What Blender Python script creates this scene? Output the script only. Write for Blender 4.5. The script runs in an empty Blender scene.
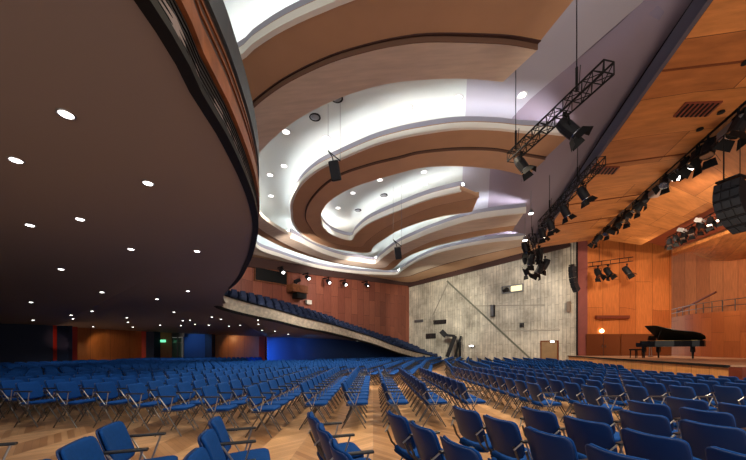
import bpy, bmesh, math, random
from mathutils import Vector, Matrix
from mathutils.bvhtree import BVHTree
random.seed(7)
PI = math.pi
EYE = 1.45
F = 320.0
CX, HY = 373.0, 350.0
scene = bpy.context.scene
col = scene.collection
V = Vector

# ------------------------------------------------------------------ places
def atY(x, y, Y):            # point of the hall at depth Y
    return V(((x - CX) * Y / F, Y, EYE + (HY - y) * Y / F))
def atH(x, y, h):            # point at height h above the eye
    Y = F * h / (HY - y)
    return V(((x - CX) * Y / F, Y, EYE + h))
H0, HK = 7.5, 0.08           # the hall ceiling climbs gently towards the stage
def onC(x, y, dh=0.0):       # point on the ceiling plane (dh above it)
    a, b = (x - CX) / F, (HY - y) / F
    Y = (H0 + dh) / (b - HK * a)
    return V((a * Y, Y, EYE + b * Y))
def ch(X, dh=0.0):
    return EYE + H0 + HK * X + dh

def spline(pts, n):
    """Catmull-Rom through pts, resampled to n points by arc length."""
    P = [V(p) for p in pts]
    if len(P) < 3:
        fine = [P[0].lerp(P[-1], i / 60) for i in range(61)]
    else:
        fine = []
        Q = [P[0] * 2 - P[1]] + P + [P[-1] * 2 - P[-2]]
        for i in range(1, len(Q) - 2):
            p0, p1, p2, p3 = Q[i-1], Q[i], Q[i+1], Q[i+2]
            for k in range(16):
                t = k / 16
                fine.append(0.5 * ((2*p1) + (p2-p0)*t + (2*p0-5*p1+4*p2-p3)*t*t + (3*p1-p0-3*p2+p3)*t*t*t))
        fine.append(P[-1])
    L = [0]
    for a, b in zip(fine, fine[1:]):
        L.append(L[-1] + (b - a).length)
    out, j = [], 0
    for i in range(n):
        d = L[-1] * i / (n - 1)
        while j < len(L) - 2 and L[j+1] < d:
            j += 1
        s = (d - L[j]) / max(1e-9, L[j+1] - L[j])
        out.append(fine[j].lerp(fine[j+1], min(1, max(0, s))))
    return out

# ------------------------------------------------------------------ materials
def nt(m):
    m.use_nodes = True
    return m.node_tree.nodes, m.node_tree.links
def mat(name, c, rough=0.6, metal=0.0, emit=None, es=0.0, var=0.0, vs=3.0, bump=0.0, bs=40.0, stretch=(1, 1, 1), spec=0.5, coat=0.0):
    m = bpy.data.materials.new(name)
    N, L = nt(m)
    b = N['Principled BSDF']
    b.inputs['Base Color'].default_value = (*c, 1)
    b.inputs['Roughness'].default_value = rough
    b.inputs['Metallic'].default_value = metal
    b.inputs['Specular IOR Level'].default_value = spec
    b.inputs['Coat Weight'].default_value = coat
    if emit:
        b.inputs['Emission Color'].default_value = (*emit, 1)
        b.inputs['Emission Strength'].default_value = es
    if var or bump:
        tc = N.new('ShaderNodeTexCoord')
        mp = N.new('ShaderNodeMapping'); mp.inputs['Scale'].default_value = stretch
        L.new(tc.outputs['Object'], mp.inputs['Vector'])
    if var:
        n = N.new('ShaderNodeTexNoise'); n.inputs['Scale'].default_value = vs; n.inputs['Detail'].default_value = 5
        L.new(mp.outputs[0], n.inputs['Vector'])
        r = N.new('ShaderNodeMapRange')
        r.inputs['From Min'].default_value = .3; r.inputs['From Max'].default_value = .7
        r.inputs['To Min'].default_value = 1 - var; r.inputs['To Max'].default_value = 1 + var
        L.new(n.outputs['Fac'], r.inputs['Value'])
        mx = N.new('ShaderNodeMix'); mx.data_type = 'RGBA'; mx.blend_type = 'MULTIPLY'
        mx.inputs['Factor'].default_value = 1
        mx.inputs['A'].default_value = (*c, 1)
        L.new(r.outputs[0], mx.inputs['B'])
        L.new(mx.outputs['Result'], b.inputs['Base Color'])
    if bump:
        n2 = N.new('ShaderNodeTexNoise'); n2.inputs['Scale'].default_value = bs
        L.new(mp.outputs[0], n2.inputs['Vector'])
        bp = N.new('ShaderNodeBump'); bp.inputs['Strength'].default_value = bump; bp.inputs['Distance'].default_value = .02
        L.new(n2.outputs['Fac'], bp.inputs['Height']); L.new(bp.outputs[0], b.inputs['Normal'])
    return m

def panel_mat(name, c1, c2, seam, pw, ph, grain=0.18, rough=0.45, mortar=.012, gs=(14, 1.2), stain=0.0, bump=.25, spec=.4, offset=.37):
    """Tall panels on a surface with metric UVs; each panel its own tone, a fine grain, thin seams."""
    m = bpy.data.materials.new(name)
    N, L = nt(m); b = N['Principled BSDF']
    uv = N.new('ShaderNodeUVMap')
    sp = N.new('ShaderNodeSeparateXYZ'); L.new(uv.outputs[0], sp.inputs[0])
    cb = N.new('ShaderNodeCombineXYZ'); L.new(sp.outputs['Y'], cb.inputs['X']); L.new(sp.outputs['X'], cb.inputs['Y'])
    br = N.new('ShaderNodeTexBrick'); br.offset = offset; br.offset_frequency = 2
    br.inputs['Scale'].default_value = 1
    br.inputs['Brick Width'].default_value = ph; br.inputs['Row Height'].default_value = pw
    br.inputs['Mortar Size'].default_value = mortar; br.inputs['Mortar Smooth'].default_value = .1
    br.inputs['Color1'].default_value = (*c1, 1); br.inputs['Color2'].default_value = (*c2, 1); br.inputs['Mortar'].default_value = (*seam, 1)
    L.new(cb.outputs[0], br.inputs['Vector'])
    mp = N.new('ShaderNodeMapping'); mp.inputs['Scale'].default_value = (gs[0], gs[1], 1)
    L.new(uv.outputs[0], mp.inputs['Vector'])
    n = N.new('ShaderNodeTexNoise'); n.inputs['Scale'].default_value = 1; n.inputs['Detail'].default_value = 6; n.inputs['Roughness'].default_value = .6
    L.new(mp.outputs[0], n.inputs['Vector'])
    r = N.new('ShaderNodeMapRange'); r.inputs['From Min'].default_value = .3; r.inputs['From Max'].default_value = .7
    r.inputs['To Min'].default_value = 1 - grain; r.inputs['To Max'].default_value = 1 + grain
    L.new(n.outputs['Fac'], r.inputs['Value'])
    mx = N.new('ShaderNodeMix'); mx.data_type = 'RGBA'; mx.blend_type = 'MULTIPLY'; mx.inputs['Factor'].default_value = 1
    L.new(br.outputs['Color'], mx.inputs['A']); L.new(r.outputs[0], mx.inputs['B'])
    out = mx.outputs['Result']
    if stain:
        n3 = N.new('ShaderNodeTexNoise'); n3.inputs['Scale'].default_value = .35; n3.inputs['Detail'].default_value = 7; n3.inputs['Roughness'].default_value = .65
        L.new(uv.outputs[0], n3.inputs['Vector'])
        r3 = N.new('ShaderNodeMapRange'); r3.inputs['From Min'].default_value = .35; r3.inputs['From Max'].default_value = .65
        r3.inputs['To Min'].default_value = 1 - stain; r3.inputs['To Max'].default_value = 1 + stain
        L.new(n3.outputs['Fac'], r3.inputs['Value'])
        m3 = N.new('ShaderNodeMix'); m3.data_type = 'RGBA'; m3.blend_type = 'MULTIPLY'; m3.inputs['Factor'].default_value = 1
        L.new(out, m3.inputs['A']); L.new(r3.outputs[0], m3.inputs['B']); out = m3.outputs['Result']
    L.new(out, b.inputs['Base Color'])
    b.inputs['Roughness'].default_value = rough; b.inputs['Specular IOR Level'].default_value = spec
    bp = N.new('ShaderNodeBump'); bp.inputs['Strength'].default_value = bump; bp.inputs['Distance'].default_value = .02
    L.new(mx.outputs['Result'], bp.inputs['Height']); L.new(bp.outputs[0], b.inputs['Normal'])
    return m

def parquet_mat():
    m = bpy.data.materials.new('herringbone_parquet')
    N, L = nt(m); b = N['Principled BSDF']
    def math_(op, a, c=None):
        n = N.new('ShaderNodeMath'); n.operation = op
        for i, v in enumerate((a, c)):
            if v is None: continue
            if isinstance(v, (int, float)): n.inputs[i].default_value = v
            else: L.new(v, n.inputs[i])
        return n.outputs[0]
    tc = N.new('ShaderNodeTexCoord'); sp = N.new('ShaderNodeSeparateXYZ'); L.new(tc.outputs['Object'], sp.inputs[0])
    W, P = .55, .115
    sx_ = math_('ADD', sp.outputs['X'], 55.0)
    cx_ = math_('DIVIDE', sx_, W)
    colm = math_('FLOOR', cx_)
    par = math_('MODULO', math_('ABSOLUTE', colm), 2.0)            # 0 or 1: which way the blocks lean
    pp = math_('PINGPONG', sx_, W)
    s = math_('DIVIDE', math_('ADD', sp.outputs['Y'], pp), P)
    idx = math_('FLOOR', s); fr = math_('FRACT', s)
    cb = N.new('ShaderNodeCombineXYZ'); L.new(idx, cb.inputs['X']); L.new(colm, cb.inputs['Y'])
    wn = N.new('ShaderNodeTexWhiteNoise'); wn.noise_dimensions = '2D'; L.new(cb.outputs[0], wn.inputs['Vector'])
    rp = N.new('ShaderNodeValToRGB')
    rp.color_ramp.elements[0].color = (.30, .145, .06, 1); rp.color_ramp.elements[1].color = (.68, .40, .20, 1)
    t = math_('ADD', math_('MULTIPLY', wn.outputs['Value'], .5), math_('MULTIPLY', par, .5))
    L.new(t, rp.inputs['Fac'])
    seam = math_('LESS_THAN', fr, .05)
    n = N.new('ShaderNodeTexNoise'); n.inputs['Scale'].default_value = 1.3; n.inputs['Detail'].default_value = 6
    L.new(tc.outputs['Object'], n.inputs['Vector'])
    g = N.new('ShaderNodeMapRange'); g.inputs['To Min'].default_value = .8; g.inputs['To Max'].default_value = 1.2
    g.inputs['From Min'].default_value = .3; g.inputs['From Max'].default_value = .7; L.new(n.outputs['Fac'], g.inputs['Value'])
    dk = math_('MULTIPLY', g.outputs[0], math_('SUBTRACT', 1.0, math_('MULTIPLY', seam, .45)))
    mx = N.new('ShaderNodeMix'); mx.data_type = 'RGBA'; mx.blend_type = 'MULTIPLY'; mx.inputs['Factor'].default_value = 1
    L.new(rp.outputs[0], mx.inputs['A']); L.new(dk, mx.inputs['B'])
    L.new(mx.outputs['Result'], b.inputs['Base Color'])
    b.inputs['Roughness'].default_value = .28
    return m

M = {}
M['shade_rim'] = mat('painted shade lilac grey edge', (.07, .06, .085), .8)  # shade beside the timber canopy, put into the edge colour
M['floor'] = parquet_mat()
M['soffit'] = mat('dark brown plaster', (.26, .215, .21), .75, spec=.2)
M['white'] = mat('white ceiling plaster', (.52, .585, .58), .8)
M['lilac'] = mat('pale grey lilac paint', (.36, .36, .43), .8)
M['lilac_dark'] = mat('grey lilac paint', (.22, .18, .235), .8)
M['brown'] = mat('tan brown plaster', (.47, .275, .155), .7, var=.05, vs=1.2)
M['brown2'] = mat('light tan plaster', (.56, .345, .205), .7, var=.05, vs=1.2)
M['beige'] = mat('combed beige plaster', (.66, .555, .45), .8, var=.1, vs=2.5, stretch=(.5, 3, 1), bump=.15)
M['lip'] = mat('cream lip paint', (.86, .83, .75), .6)
M['edgebrown'] = mat('brown panel edge', (.16, .08, .05), .7)
M['shade_seam'] = mat('painted shade and seam dark brown', (.06, .025, .02), .8)  # dark brown for painted shade strips and the real door seam
M['woodred'] = panel_mat('red brown wall panels', (.33, .105, .062), (.215, .062, .04), (.05, .015, .01), .85, 2.4, rough=.4)
M['woodor'] = panel_mat('orange stage wall panels', (.60, .185, .05), (.44, .12, .032), (.14, .04, .012), 1.25, 6.0, rough=.6, spec=.2)
M['woodhi'] = panel_mat('back stage wall panels', (.54, .175, .055), (.42, .125, .037), (.2, .06, .02), 1.0, 20.0, rough=.6, spec=.2)
M['woodgal'] = panel_mat('gallery front boards', (.40, .12, .035), (.31, .085, .026), (.16, .045, .015), 1.5, 1.6, rough=.6, spec=.2)
M['canopy'] = panel_mat('orange canopy boards', (.52, .20, .058), (.34, .115, .034), (.09, .03, .012), 2.1, 3.3, grain=.28, gs=(3.2, .8), rough=.5, spec=.25, offset=.3)
M['canopyred'] = mat('deep red brown wood', (.17, .032, .014), .5, var=.1)
M['woodfront'] = panel_mat('stage front boards', (.80, .38, .13), (.70, .31, .10), (.3, .11, .035), .9, 3.0, rough=.35)
M['stagefloor'] = mat('pale stage boards', (.46, .28, .18), .35, var=.1, stretch=(1, 8, 1))
M['concrete'] = panel_mat('board marked concrete', (.56, .515, .43), (.45, .415, .35), (.31, .285, .245), .28, 1.9, grain=.2, rough=.85, mortar=.018, gs=(6, .9), stain=.42, bump=.6, spec=.2)
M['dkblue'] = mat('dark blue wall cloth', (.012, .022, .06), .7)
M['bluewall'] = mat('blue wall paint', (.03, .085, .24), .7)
M['redwood'] = mat('red pillar paint', (.42, .03, .015), .5)
M['warmwood'] = panel_mat('warm lobby panels', (.34, .12, .035), (.28, .09, .028), (.08, .02, .01), 1.4, 5.0, rough=.4)
M['cream'] = mat('cream rough plaster front', (.66, .58, .45), .85, var=.22, vs=5, bump=.5, bs=14)
M['grille'] = mat('black grille', (.010, .010, .014), .5)
M['slat'] = mat('brown slatted front', (.05, .024, .02), .55, var=.2, vs=12)
M['rail'] = mat('red brown wooden rail', (.24, .085, .035), .5, var=.3, vs=5, spec=.25)
M['greyrim'] = mat('grey metal rim', (.05, .065, .08), .5)
M['black'] = mat('black metal', (.008, .008, .009), .6, spec=.2)
M['black2'] = mat('black lamp paint', (.012, .012, .015), .5, spec=.25)
M['gridgrey'] = mat('dark grey speaker mesh', (.022, .025, .032), .6, spec=.2)
M['greymetal'] = mat('grey metal', (.22, .23, .25), .35, metal=.6)
M['steel'] = mat('dark steel tube', (.16, .15, .15), .3, metal=.85)
M['chrome'] = mat('bright chrome', (.5, .5, .5), .38, metal=.9)
M['fabric'] = mat('royal blue upholstery', (.006, .056, .235), .9, var=.08, vs=30, bump=.1, bs=300, spec=.12)
M['shell'] = mat('dark blue seat shell', (.006, .032, .135), .45, spec=.3)
M['armpad'] = mat('black armrest', (.018, .018, .022), .35)
M['tier'] = mat('dark tier carpet', (.02, .02, .03), .9)
M['balcseat'] = mat('balcony seat blue cloth', (.010, .024, .075), .8)
M['piano'] = mat('black piano lacquer', (.006, .006, .008), .3, spec=.3)
M['ivory'] = mat('ivory keys', (.8, .78, .7), .3)
M['gold'] = mat('gold piano plate', (.55, .36, .12), .35, metal=.8)
M['door'] = mat('brown wooden door', (.26, .16, .075), .5, var=.15, vs=2)
M['glass'] = mat('greenish door glass', (.10, .16, .13), .1)
M['glow'] = mat('white lamp face', (1, 1, 1), .5, emit=(1, .97, .93), es=9)
M['glowsoft'] = mat('soft white lamp face', (1, 1, 1), .5, emit=(1, .99, .97), es=1.6)
M['glowwarm'] = mat('warm lamp face', (1, 1, 1), .5, emit=(1, .72, .4), es=8)
M['glowyel'] = mat('lit yellow pane', (.9, .8, .5), .5, emit=(1, .85, .5), es=.75)
M['exit'] = mat('green exit sign', (.1, .6, .3), .5, emit=(.2, 1, .5), es=1.2)
M['cove'] = mat('cove tube', (1, 1, 1), .5, emit=(.93, .97, 1), es=24)
M['coneglass'] = mat('lamp reflector', (.5, .5, .52), .15, metal=1)

# ------------------------------------------------------------------ object helpers
def new_obj(name, bm, m, parent=None, smooth=False, loc=None):
    me = bpy.data.meshes.new(name)
    bmesh.ops.recalc_face_normals(bm, faces=bm.faces)
    bm.to_mesh(me); bm.free()
    if m is not None: me.materials.append(M[m] if isinstance(m, str) else m)
    if smooth:
        for p in me.polygons: p.use_smooth = True
    o = bpy.data.objects.new(name, me); col.objects.link(o)
    if parent: o.parent = parent
    if loc is not None: o.location = loc
    return o
def tag(o, label=None, cat=None, group=None, kind=None):
    if label: o['label'] = label
    if cat: o['category'] = cat
    if group: o['group'] = group
    if kind: o['kind'] = kind
    return o
def empty(name, loc, rz=0.0):
    o = bpy.data.objects.new(name, None); col.objects.link(o)
    o.location = loc; o.rotation_euler = (0, 0, rz); o.empty_display_size = .2
    return o
def copy_tree(o, parent=None):
    c = o.copy(); col.objects.link(c); c.parent = parent
    for k in list(o.children): copy_tree(k, c)
    return c
def B(): return bmesh.new()
def box(bm, c, s, mtx=None):
    r = bmesh.ops.create_cube(bm, size=1)
    T = Matrix.Translation(V(c)) @ (mtx or Matrix.Identity(4)) @ Matrix.Diagonal((s[0], s[1], s[2], 1))
    bmesh.ops.transform(bm, matrix=T, verts=r['verts'])
    return r['verts']
def tube(bm, a, b, r, seg=8, r2=None):
    a, b = V(a), V(b); d = b - a
    if d.length < 1e-6: return
    q = d.to_track_quat('Z', 'Y').to_matrix().to_4x4()
    T = Matrix.Translation((a + b) / 2) @ q
    bmesh.ops.create_cone(bm, cap_ends=True, segments=seg, radius1=r, radius2=r if r2 is None else r2, depth=d.length, matrix=T)
def path(bm, pts, r, seg=6):
    for a, b in zip(pts, pts[1:]): tube(bm, a, b, r, seg)
def bar(bm, a, b, w, h, up=(0, 0, 1)):
    """rectangular bar from a to b, w sideways, h along up"""
    a, b = V(a), V(b); d = (b - a); L_ = d.length; d.normalize()
    upv = V(up); side = d.cross(upv)
    if side.length < 1e-4: side = d.cross(V((1, 0, 0)))
    side.normalize(); u2 = side.cross(d)
    T = Matrix((( *(0,),)*4,)*4) if False else Matrix.Identity(4)
    for i in range(3):
        T[i][0] = d[i]; T[i][1] = side[i]; T[i][2] = u2[i]
    c = (a + b) / 2
    r = bmesh.ops.create_cube(bm, size=1)
    bmesh.ops.transform(bm, matrix=Matrix.Translation(c) @ T @ Matrix.Diagonal((L_, w, h, 1)), verts=r['verts'])
def bevel_all(bm, w, seg=2):
    bmesh.ops.bevel(bm, geom=list(bm.edges), offset=w, segments=seg, affect='EDGES', profile=.6)
def loft(bm, rows, close=False, uv=True, us=None):
    """grid of quads through rows of points; metric UVs (u along, v across)"""
    vs = [[bm.verts.new(p) for p in r] for r in rows]
    lay = bm.loops.layers.uv.verify() if uv else None
    n = len(rows[0])
    U = [0]
    for i in range(1, n): U.append(U[-1] + (V(rows[0][i]) - V(rows[0][i-1])).length)
    Vv = [0]
    for j in range(1, len(rows)): Vv.append(Vv[-1] + (V(rows[j][n//2]) - V(rows[j-1][n//2])).length)
    for j in range(len(rows) - 1):
        for i in range(n - 1):
            try: f = bm.faces.new((vs[j][i], vs[j][i+1], vs[j+1][i+1], vs[j+1][i]))
            except ValueError: continue
            if lay:
                for lp, (a, b_) in zip(f.loops, ((i, j), (i+1, j), (i+1, j+1), (i, j+1))):
                    lp[lay].uv = (U[a], Vv[b_])
    return vs
def slab(bm, inner, outer, up):
    """closed slab whose underside runs between two curves; its top is 'up' higher"""
    up = V((0, 0, up))
    rows = [inner, outer, [p + up for p in outer], [p + up for p in inner], inner]
    n = len(inner)
    v = [[bm.verts.new(p) for p in r] for r in rows[:4]]
    lay = bm.loops.layers.uv.verify()
    U = [0]
    for i in range(1, n): U.append(U[-1] + (inner[i] - inner[i-1]).length)
    for j in range(4):
        a, b = v[j], v[(j+1) % 4]
        w = (rows[j][n//2] - rows[j+1][n//2]).length
        for i in range(n - 1):
            f = bm.faces.new((a[i], a[i+1], b[i+1], b[i]))
            for lp, (k, q) in zip(f.loops, ((i, 0), (i+1, 0), (i+1, w), (i, w))): lp[lay].uv = (U[k], q)
    bm.faces.new([v[j][0] for j in range(4)]); bm.faces.new([v[j][-1] for j in range(4)])
def wall(name, bottom, top, m, thick=.2, kind='structure', away=None, parent=None):
    """a wall through two lists of points, given thickness away from the eye"""
    bm = B()
    n = len(bottom)
    th = []
    for i in range(n):
        a = V(bottom[max(0, i-1)]); b = V(bottom[min(n-1, i+1)])
        d = b - a; nn = V((-d.y, d.x, 0)).normalized()
        ref = V(bottom[i]) if away is None else V(away)
        if nn.dot(V((ref.x, ref.y, 0))) < 0: nn = -nn
        th.append(nn * thick)
    bt, tp = [V(p) for p in bottom], [V(p) for p in top]
    loft(bm, [bt, tp, [p + t for p, t in zip(tp, th)], [p + t for p, t in zip(bt, th)]])
    v = bm.verts
    o = new_obj(name, bm, m, parent)
    if kind and not parent: o['kind'] = kind
    return o

# ================================================================== FLOOR
bm = B(); loft(bm, [[(-34, -3, 0), (26, -3, 0)], [(-34, 42, 0), (26, 42, 0)], [(-34, 42, -.2), (26, 42, -.2)], [(-34, -3, -.2), (26, -3, -.2)], [(-34, -3, 0), (26, -3, 0)]])
tag(new_obj('floor', bm, 'floor'), kind='structure')

# ================================================================== HALL CEILING
UP = 1.15                        # the white coves lie this much above the hanging rings
def poly_ceiling(name, pts, m, up=.15):
    bm = B()
    bot = [bm.verts.new(p) for p in pts]; top = [bm.verts.new(V(p) + V((0, 0, up))) for p in pts]
    bm.faces.new(bot); bm.faces.new(top[::-1])
    n = len(pts)
    for i in range(n): bm.faces.new((bot[i], bot[(i+1) % n], top[(i+1) % n], top[i]))
    return tag(new_obj(name, bm, m), kind='structure')
def cz(X, Y, dh=UP): return V((X, Y, ch(X, dh)))
La = [onC(470, 40, UP), onC(467, 78, UP), onC(462, 187, UP)]
Lb = [onC(645, 0, UP), onC(518, 111, UP), onC(484, 175, UP), onC(492, 206, UP)]
def ext(a, b, t): return a + (b - a) * t
La_near = ext(La[2], La[1], 2.6); La_far = V((La[2].x + 2.5, 27, 0)); La_far.z = ch(La_far.x, UP)
W_edge = [atH(713 + 97, -90, 8.0), atH(713, 0, 8.0), atH(540, 240, 8.0)]      # left edge of the timber canopy
Lb2 = [V((8.3, 3.0, 0)), Lb[0], Lb[1], V((5.6, 15, 0)), V((7.2, 20, 0)), V((10.5, 30.5, 0))]
Lb2 = [V((p.x, p.y, ch(p.x, UP))) for p in Lb2]
La2 = [V((2.2, 3.0, 0)), La[1], La[2], V((7.0, 25, 0)), V((8.6, 32.6, 0))]
La2 = [V((p.x, p.y, ch(p.x, UP))) for p in La2]
poly_ceiling('ceiling', [cz(-26, -3), cz(2.2, -3)] + La2 + [cz(8.6, 34.5), cz(4.3, 39), cz(-26, 39)], 'white')
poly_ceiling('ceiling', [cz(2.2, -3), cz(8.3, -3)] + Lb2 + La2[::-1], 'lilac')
# the fold that comes down to the timber canopy
cedge = spline([atH(830, -120, 8.0), W_edge[1], W_edge[2], atH(526, 262, 8.0)], 14)
cedge = [V((p.x - .1, p.y, p.z + .55)) for p in cedge]
def at_y(pts, Y):
    for a, b in zip(pts, pts[1:]):
        if a.y <= Y <= b.y: return a.lerp(b, (Y - a.y) / max(1e-6, b.y - a.y))
    return pts[-1].copy() if Y > pts[-1].y else pts[0].copy()
lbs = spline([V((8.3, -3, ch(8.3, UP)))] + Lb2, 80)
ces = [V((cedge[0].x - .5, -3, cedge[0].z))] + cedge
Ys = [-3 + k * (30.5 + 3) / 39 for k in range(40)]
l2 = [at_y(lbs, y_) for y_ in Ys]; c2 = [at_y(ces, y_) + V((0, max(0, y_ - ces[-1].y), 0)) for y_ in Ys]
bm = B(); loft(bm, [l2, c2, [p + V((0, 0, .15)) for p in c2], [p + V((0, 0, .15)) for p in l2]])
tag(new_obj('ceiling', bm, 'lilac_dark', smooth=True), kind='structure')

def pxl(pts, dh=0.0):
    out = []
    for p in pts:
        if len(p) == 3 and p[2] == 'w':
            out.append(V((p[0], p[1], ch(p[0], dh))))
        else: out.append(onC(p[0], p[1], dh))
    return out

def ring(label, inner, mid, outer, m_in, m_out, near_lip, far_lip, step=.12, n=90, cat='ceiling ring', coves=()):
    """a hanging curved ceiling ring: two strips, an upstand and a lip on each side that looks at the hall"""
    c = sum(inner, V()) / len(inner)
    root = empty('ceiling_cloud', (0, 0, 0))
    tag(root, label, cat)
    I, Mi, O = spline(inner, n), spline(mid, n), spline(outer, n)
    dn = V((0, 0, -step))
    bm = B(); slab(bm, [p.copy() for p in Mi], [p.copy() for p in O], .22); new_obj('outer_panel', bm, m_out, root)
    bm = B(); slab(bm, [p.copy() for p in I], [p + dn for p in Mi], .2)
    new_obj('inner_panel', bm, m_in, root)
    bm = B(); slab(bm, [m + V((0, 0, .0)) for m in Mi], [m.lerp(o, .07) + V((0, 0, -.03)) for m, o in zip(Mi, O)], .1); new_obj('painted_shade_strip', bm, 'shade_seam', root)  # dark strip painted as the shadow at the step between both panels
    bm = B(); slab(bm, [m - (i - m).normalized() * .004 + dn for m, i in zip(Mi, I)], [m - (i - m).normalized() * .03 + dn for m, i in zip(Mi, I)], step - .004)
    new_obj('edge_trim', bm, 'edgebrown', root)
    def side(E, A, a, b):
        """lip and upstand along edge E (A the curve on the other side of the strip)"""
        s = slice(int(a * (n - 1)), int(b * (n - 1)) + 1)
        e, aa = E[s], A[s]
        tow = [(q - p).normalized() for p, q in zip(e, aa)]
        lz = V((0, 0, -.02 - (step if E is I else 0)))
        bm = B(); slab(bm, [p - t * .03 + lz for p, t in zip(e, tow)], [p + t * .10 + lz for p, t in zip(e, tow)], .17 - lz.z)
        new_obj('lip', bm, 'lip', root)
        bm = B(); slab(bm, [p + t * .05 + V((0, 0, .15)) for p, t in zip(e, tow)], [p + t * .16 + V((0, 0, .15)) for p, t in zip(e, tow)], .28)
        new_obj('upstand', bm, 'lilac', root)
        bm = B(); slab(bm, [p + t * .22 + V((0, 0, .34)) for p, t in zip(e, tow)], [p + t * .32 + V((0, 0, .28)) for p, t in zip(e, tow)], .04)
        new_obj('cove_light', bm, 'cove', root)
    for (E, A, a, b) in near_lip: side({'I': I, 'O': O}[E], Mi, a, b)
    return root

A_in = pxl([(503, 82), (470, 79), (440, 79), (400, 82), (370, 88), (335, 100), (300, 118), (275, 137), (257, 156),
            (-4.75, 12.6, 'w'), (-5.45, 15.0, 'w'), (261, 216), (280, 230), (298, 239), (320, 250), (341, 257), (360, 260), (374, 262),
            (380, 258), (396, 246), (415, 237), (435, 229), (474, 217), (526, 210)])
A_mid = pxl([(537, 45), (510, 40), (480, 38), (430, 37), (400, 40), (370, 46), (330, 58), (290, 77), (265, 94), (249, 108),
             (-5.2, 10.6, 'w'), (-6.1, 13.6, 'w'), (-6.2, 16.2, 'w'), (262, 228), (298, 248), (330, 259), (360, 265), (383, 266.5), (392, 260), (404, 252.5), (433, 239), (470, 230), (516, 223)])
A_out = pxl([(610, -45), (560, -48), (500, -46), (440, -36), (390, -19), (339, 0), (327, 5), (298, 17.6), (272.6, 31), (249, 47), (235, 58.7),
             (-5.4, 8.6, 'w'), (-6.8, 12, 'w'), (-7.0, 16.6, 'w'), (262, 237), (300, 253.5), (340, 264), (375, 269), (391, 269.5), (404, 259), (424, 250), (448, 243), (480, 236), (513, 230.5)])
B_in = pxl([(527, 176.4), (500, 170), (468, 166.7), (440, 166.5), (420, 168), (400, 173), (372, 181), (348, 190), (328, 203), (321, 216), (324, 226), (334, 234), (350.5, 238.6),
            (356, 232), (370, 221), (400, 208), (430, 197), (460, 189.5)])
B_mid = pxl([(545, 158), (516, 153), (492, 149), (456, 148.6), (420, 152), (400, 157), (372, 163.5), (341, 174), (322, 187), (309, 203), (306, 216), (310, 225), (319, 236), (337, 243), (360, 246),
             (367, 240), (380, 230), (402, 218), (432, 206), (458, 200), (479, 196)])
B_out = pxl([(570, 134.6), (547, 132), (524, 131), (492, 128), (456, 128), (420, 133), (400, 137), (372, 145), (337, 160), (315, 171), (298, 187), (291, 203), (291, 212), (293, 223.5), (303, 235.5), (319, 244), (341, 250), (368, 252.7),
             (374, 246), (386, 238), (400, 230), (422, 222), (445, 216), (472, 212)])
# the outermost ring lines the walls
WC = V((4.28, 38, 0)); WL = V((-8.9, 23.6, 0)); WR = V((16.4, 25.6, 0))
def wallpt(p, q, t):
    x = p.lerp(q, t); return V((x.x, x.y, ch(x.x, 0)))
C_in = pxl([(-6.9, 17.6, 'w'), (257, 247), (280, 256), (300, 262.5), (322, 268), (350, 272), (380, 274), (397, 274), (402, 270), (414, 262.5), (430, 255), (448, 249.5), (487, 242), (524, 238)])
C_out = [wallpt(WL, WC, t) for t in (-.45, .0, .2, .4, .6, .8, .93)] + [wallpt(WC, WR, t) for t in (.03, .12, .3, .5, .7, .84)]
C_out = [V((p.x * .985, p.y * .985, ch(p.x))) for p in C_out]
I_, O_ = spline(C_in, 60), spline(C_out, 60)
C_mid = [a.lerp(b, .5) for a, b in zip(I_, O_)]
ring('huge outer ceiling cloud with tan underside and combed beige inner face', A_in, A_mid, A_out, 'beige', 'brown',
     [('O', None, .0, .42), ('I', None, .44, 1.0)], None, step=.14, n=150)
ring('hook shaped inner ceiling cloud around the central white cove with small speakers', B_in, B_mid, B_out, 'brown2', 'brown',
     [('O', None, .0, .62), ('I', None, .52, 1.0)], None, step=.08, n=130)
ring('lowest ceiling cloud lining the red panelled wall and the concrete wall', C_in, C_mid, C_out, 'beige', 'brown2',
     [('I', None, .0, 1.0)], None, step=.05, n=100)

# ================================================================== WALLS
def hz(p, h): return V((p.x, p.y, h))
bl = [WL.lerp(WC, t) for t in (-1.0, -.4, 0, .2, .4, .6, .8, 1.0)]
wall('wall_left', [hz(p, (4.4, 4.2, 3.5, 2.5, 2.45, 2.45, 2.45, 0)[i]) for i, p in enumerate(bl)], [hz(p, ch(p.x, .1)) for p in bl], 'woodred', .25)
wall('wall_left', [hz(p, ch(p.x, .1)) for p in bl], [hz(p, ch(p.x, UP)) for p in bl], 'white', .25)
bl = [WC.lerp(WR, t) for t in (0, .25, .5, .75, 1.0)]
wc = wall('wall_far', [hz(p, 0) for p in bl], [hz(p, ch(p.x, .1)) for p in bl], 'concrete', .3)
wall('wall_far', [hz(p, ch(p.x, .1)) for p in bl], [hz(p, ch(p.x, UP)) for p in bl], 'white', .3)
def on_far(x, y=None, off=0.0):      # point on the concrete wall seen at column x
    d = WR - WC; a = (x - CX) / F
    # WC + t d with X = a*Y
    t = (a * WC.y - WC.x) / (d.x - a * d.y)
    p = WC + d * t
    nrm = V((-d.y, d.x, 0)).normalized(); nrm = -nrm if nrm.y > 0 else nrm
    z = EYE + (HY - y) * p.y / F if y is not None else 0
    return V((p.x, p.y, z)) + nrm * off
def strip_on_far(x0, y0, x1, y1, w, name, m, off=.04):
    bm = B(); a, b = on_far(x0, y0, off / 2), on_far(x1, y1, off / 2)
    d = (WR - WC).normalized(); nrm = V((d.y, -d.x, 0))
    bar(bm, a, b, w, off, up=nrm)
    return new_obj(name, bm, m, wc)
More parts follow.
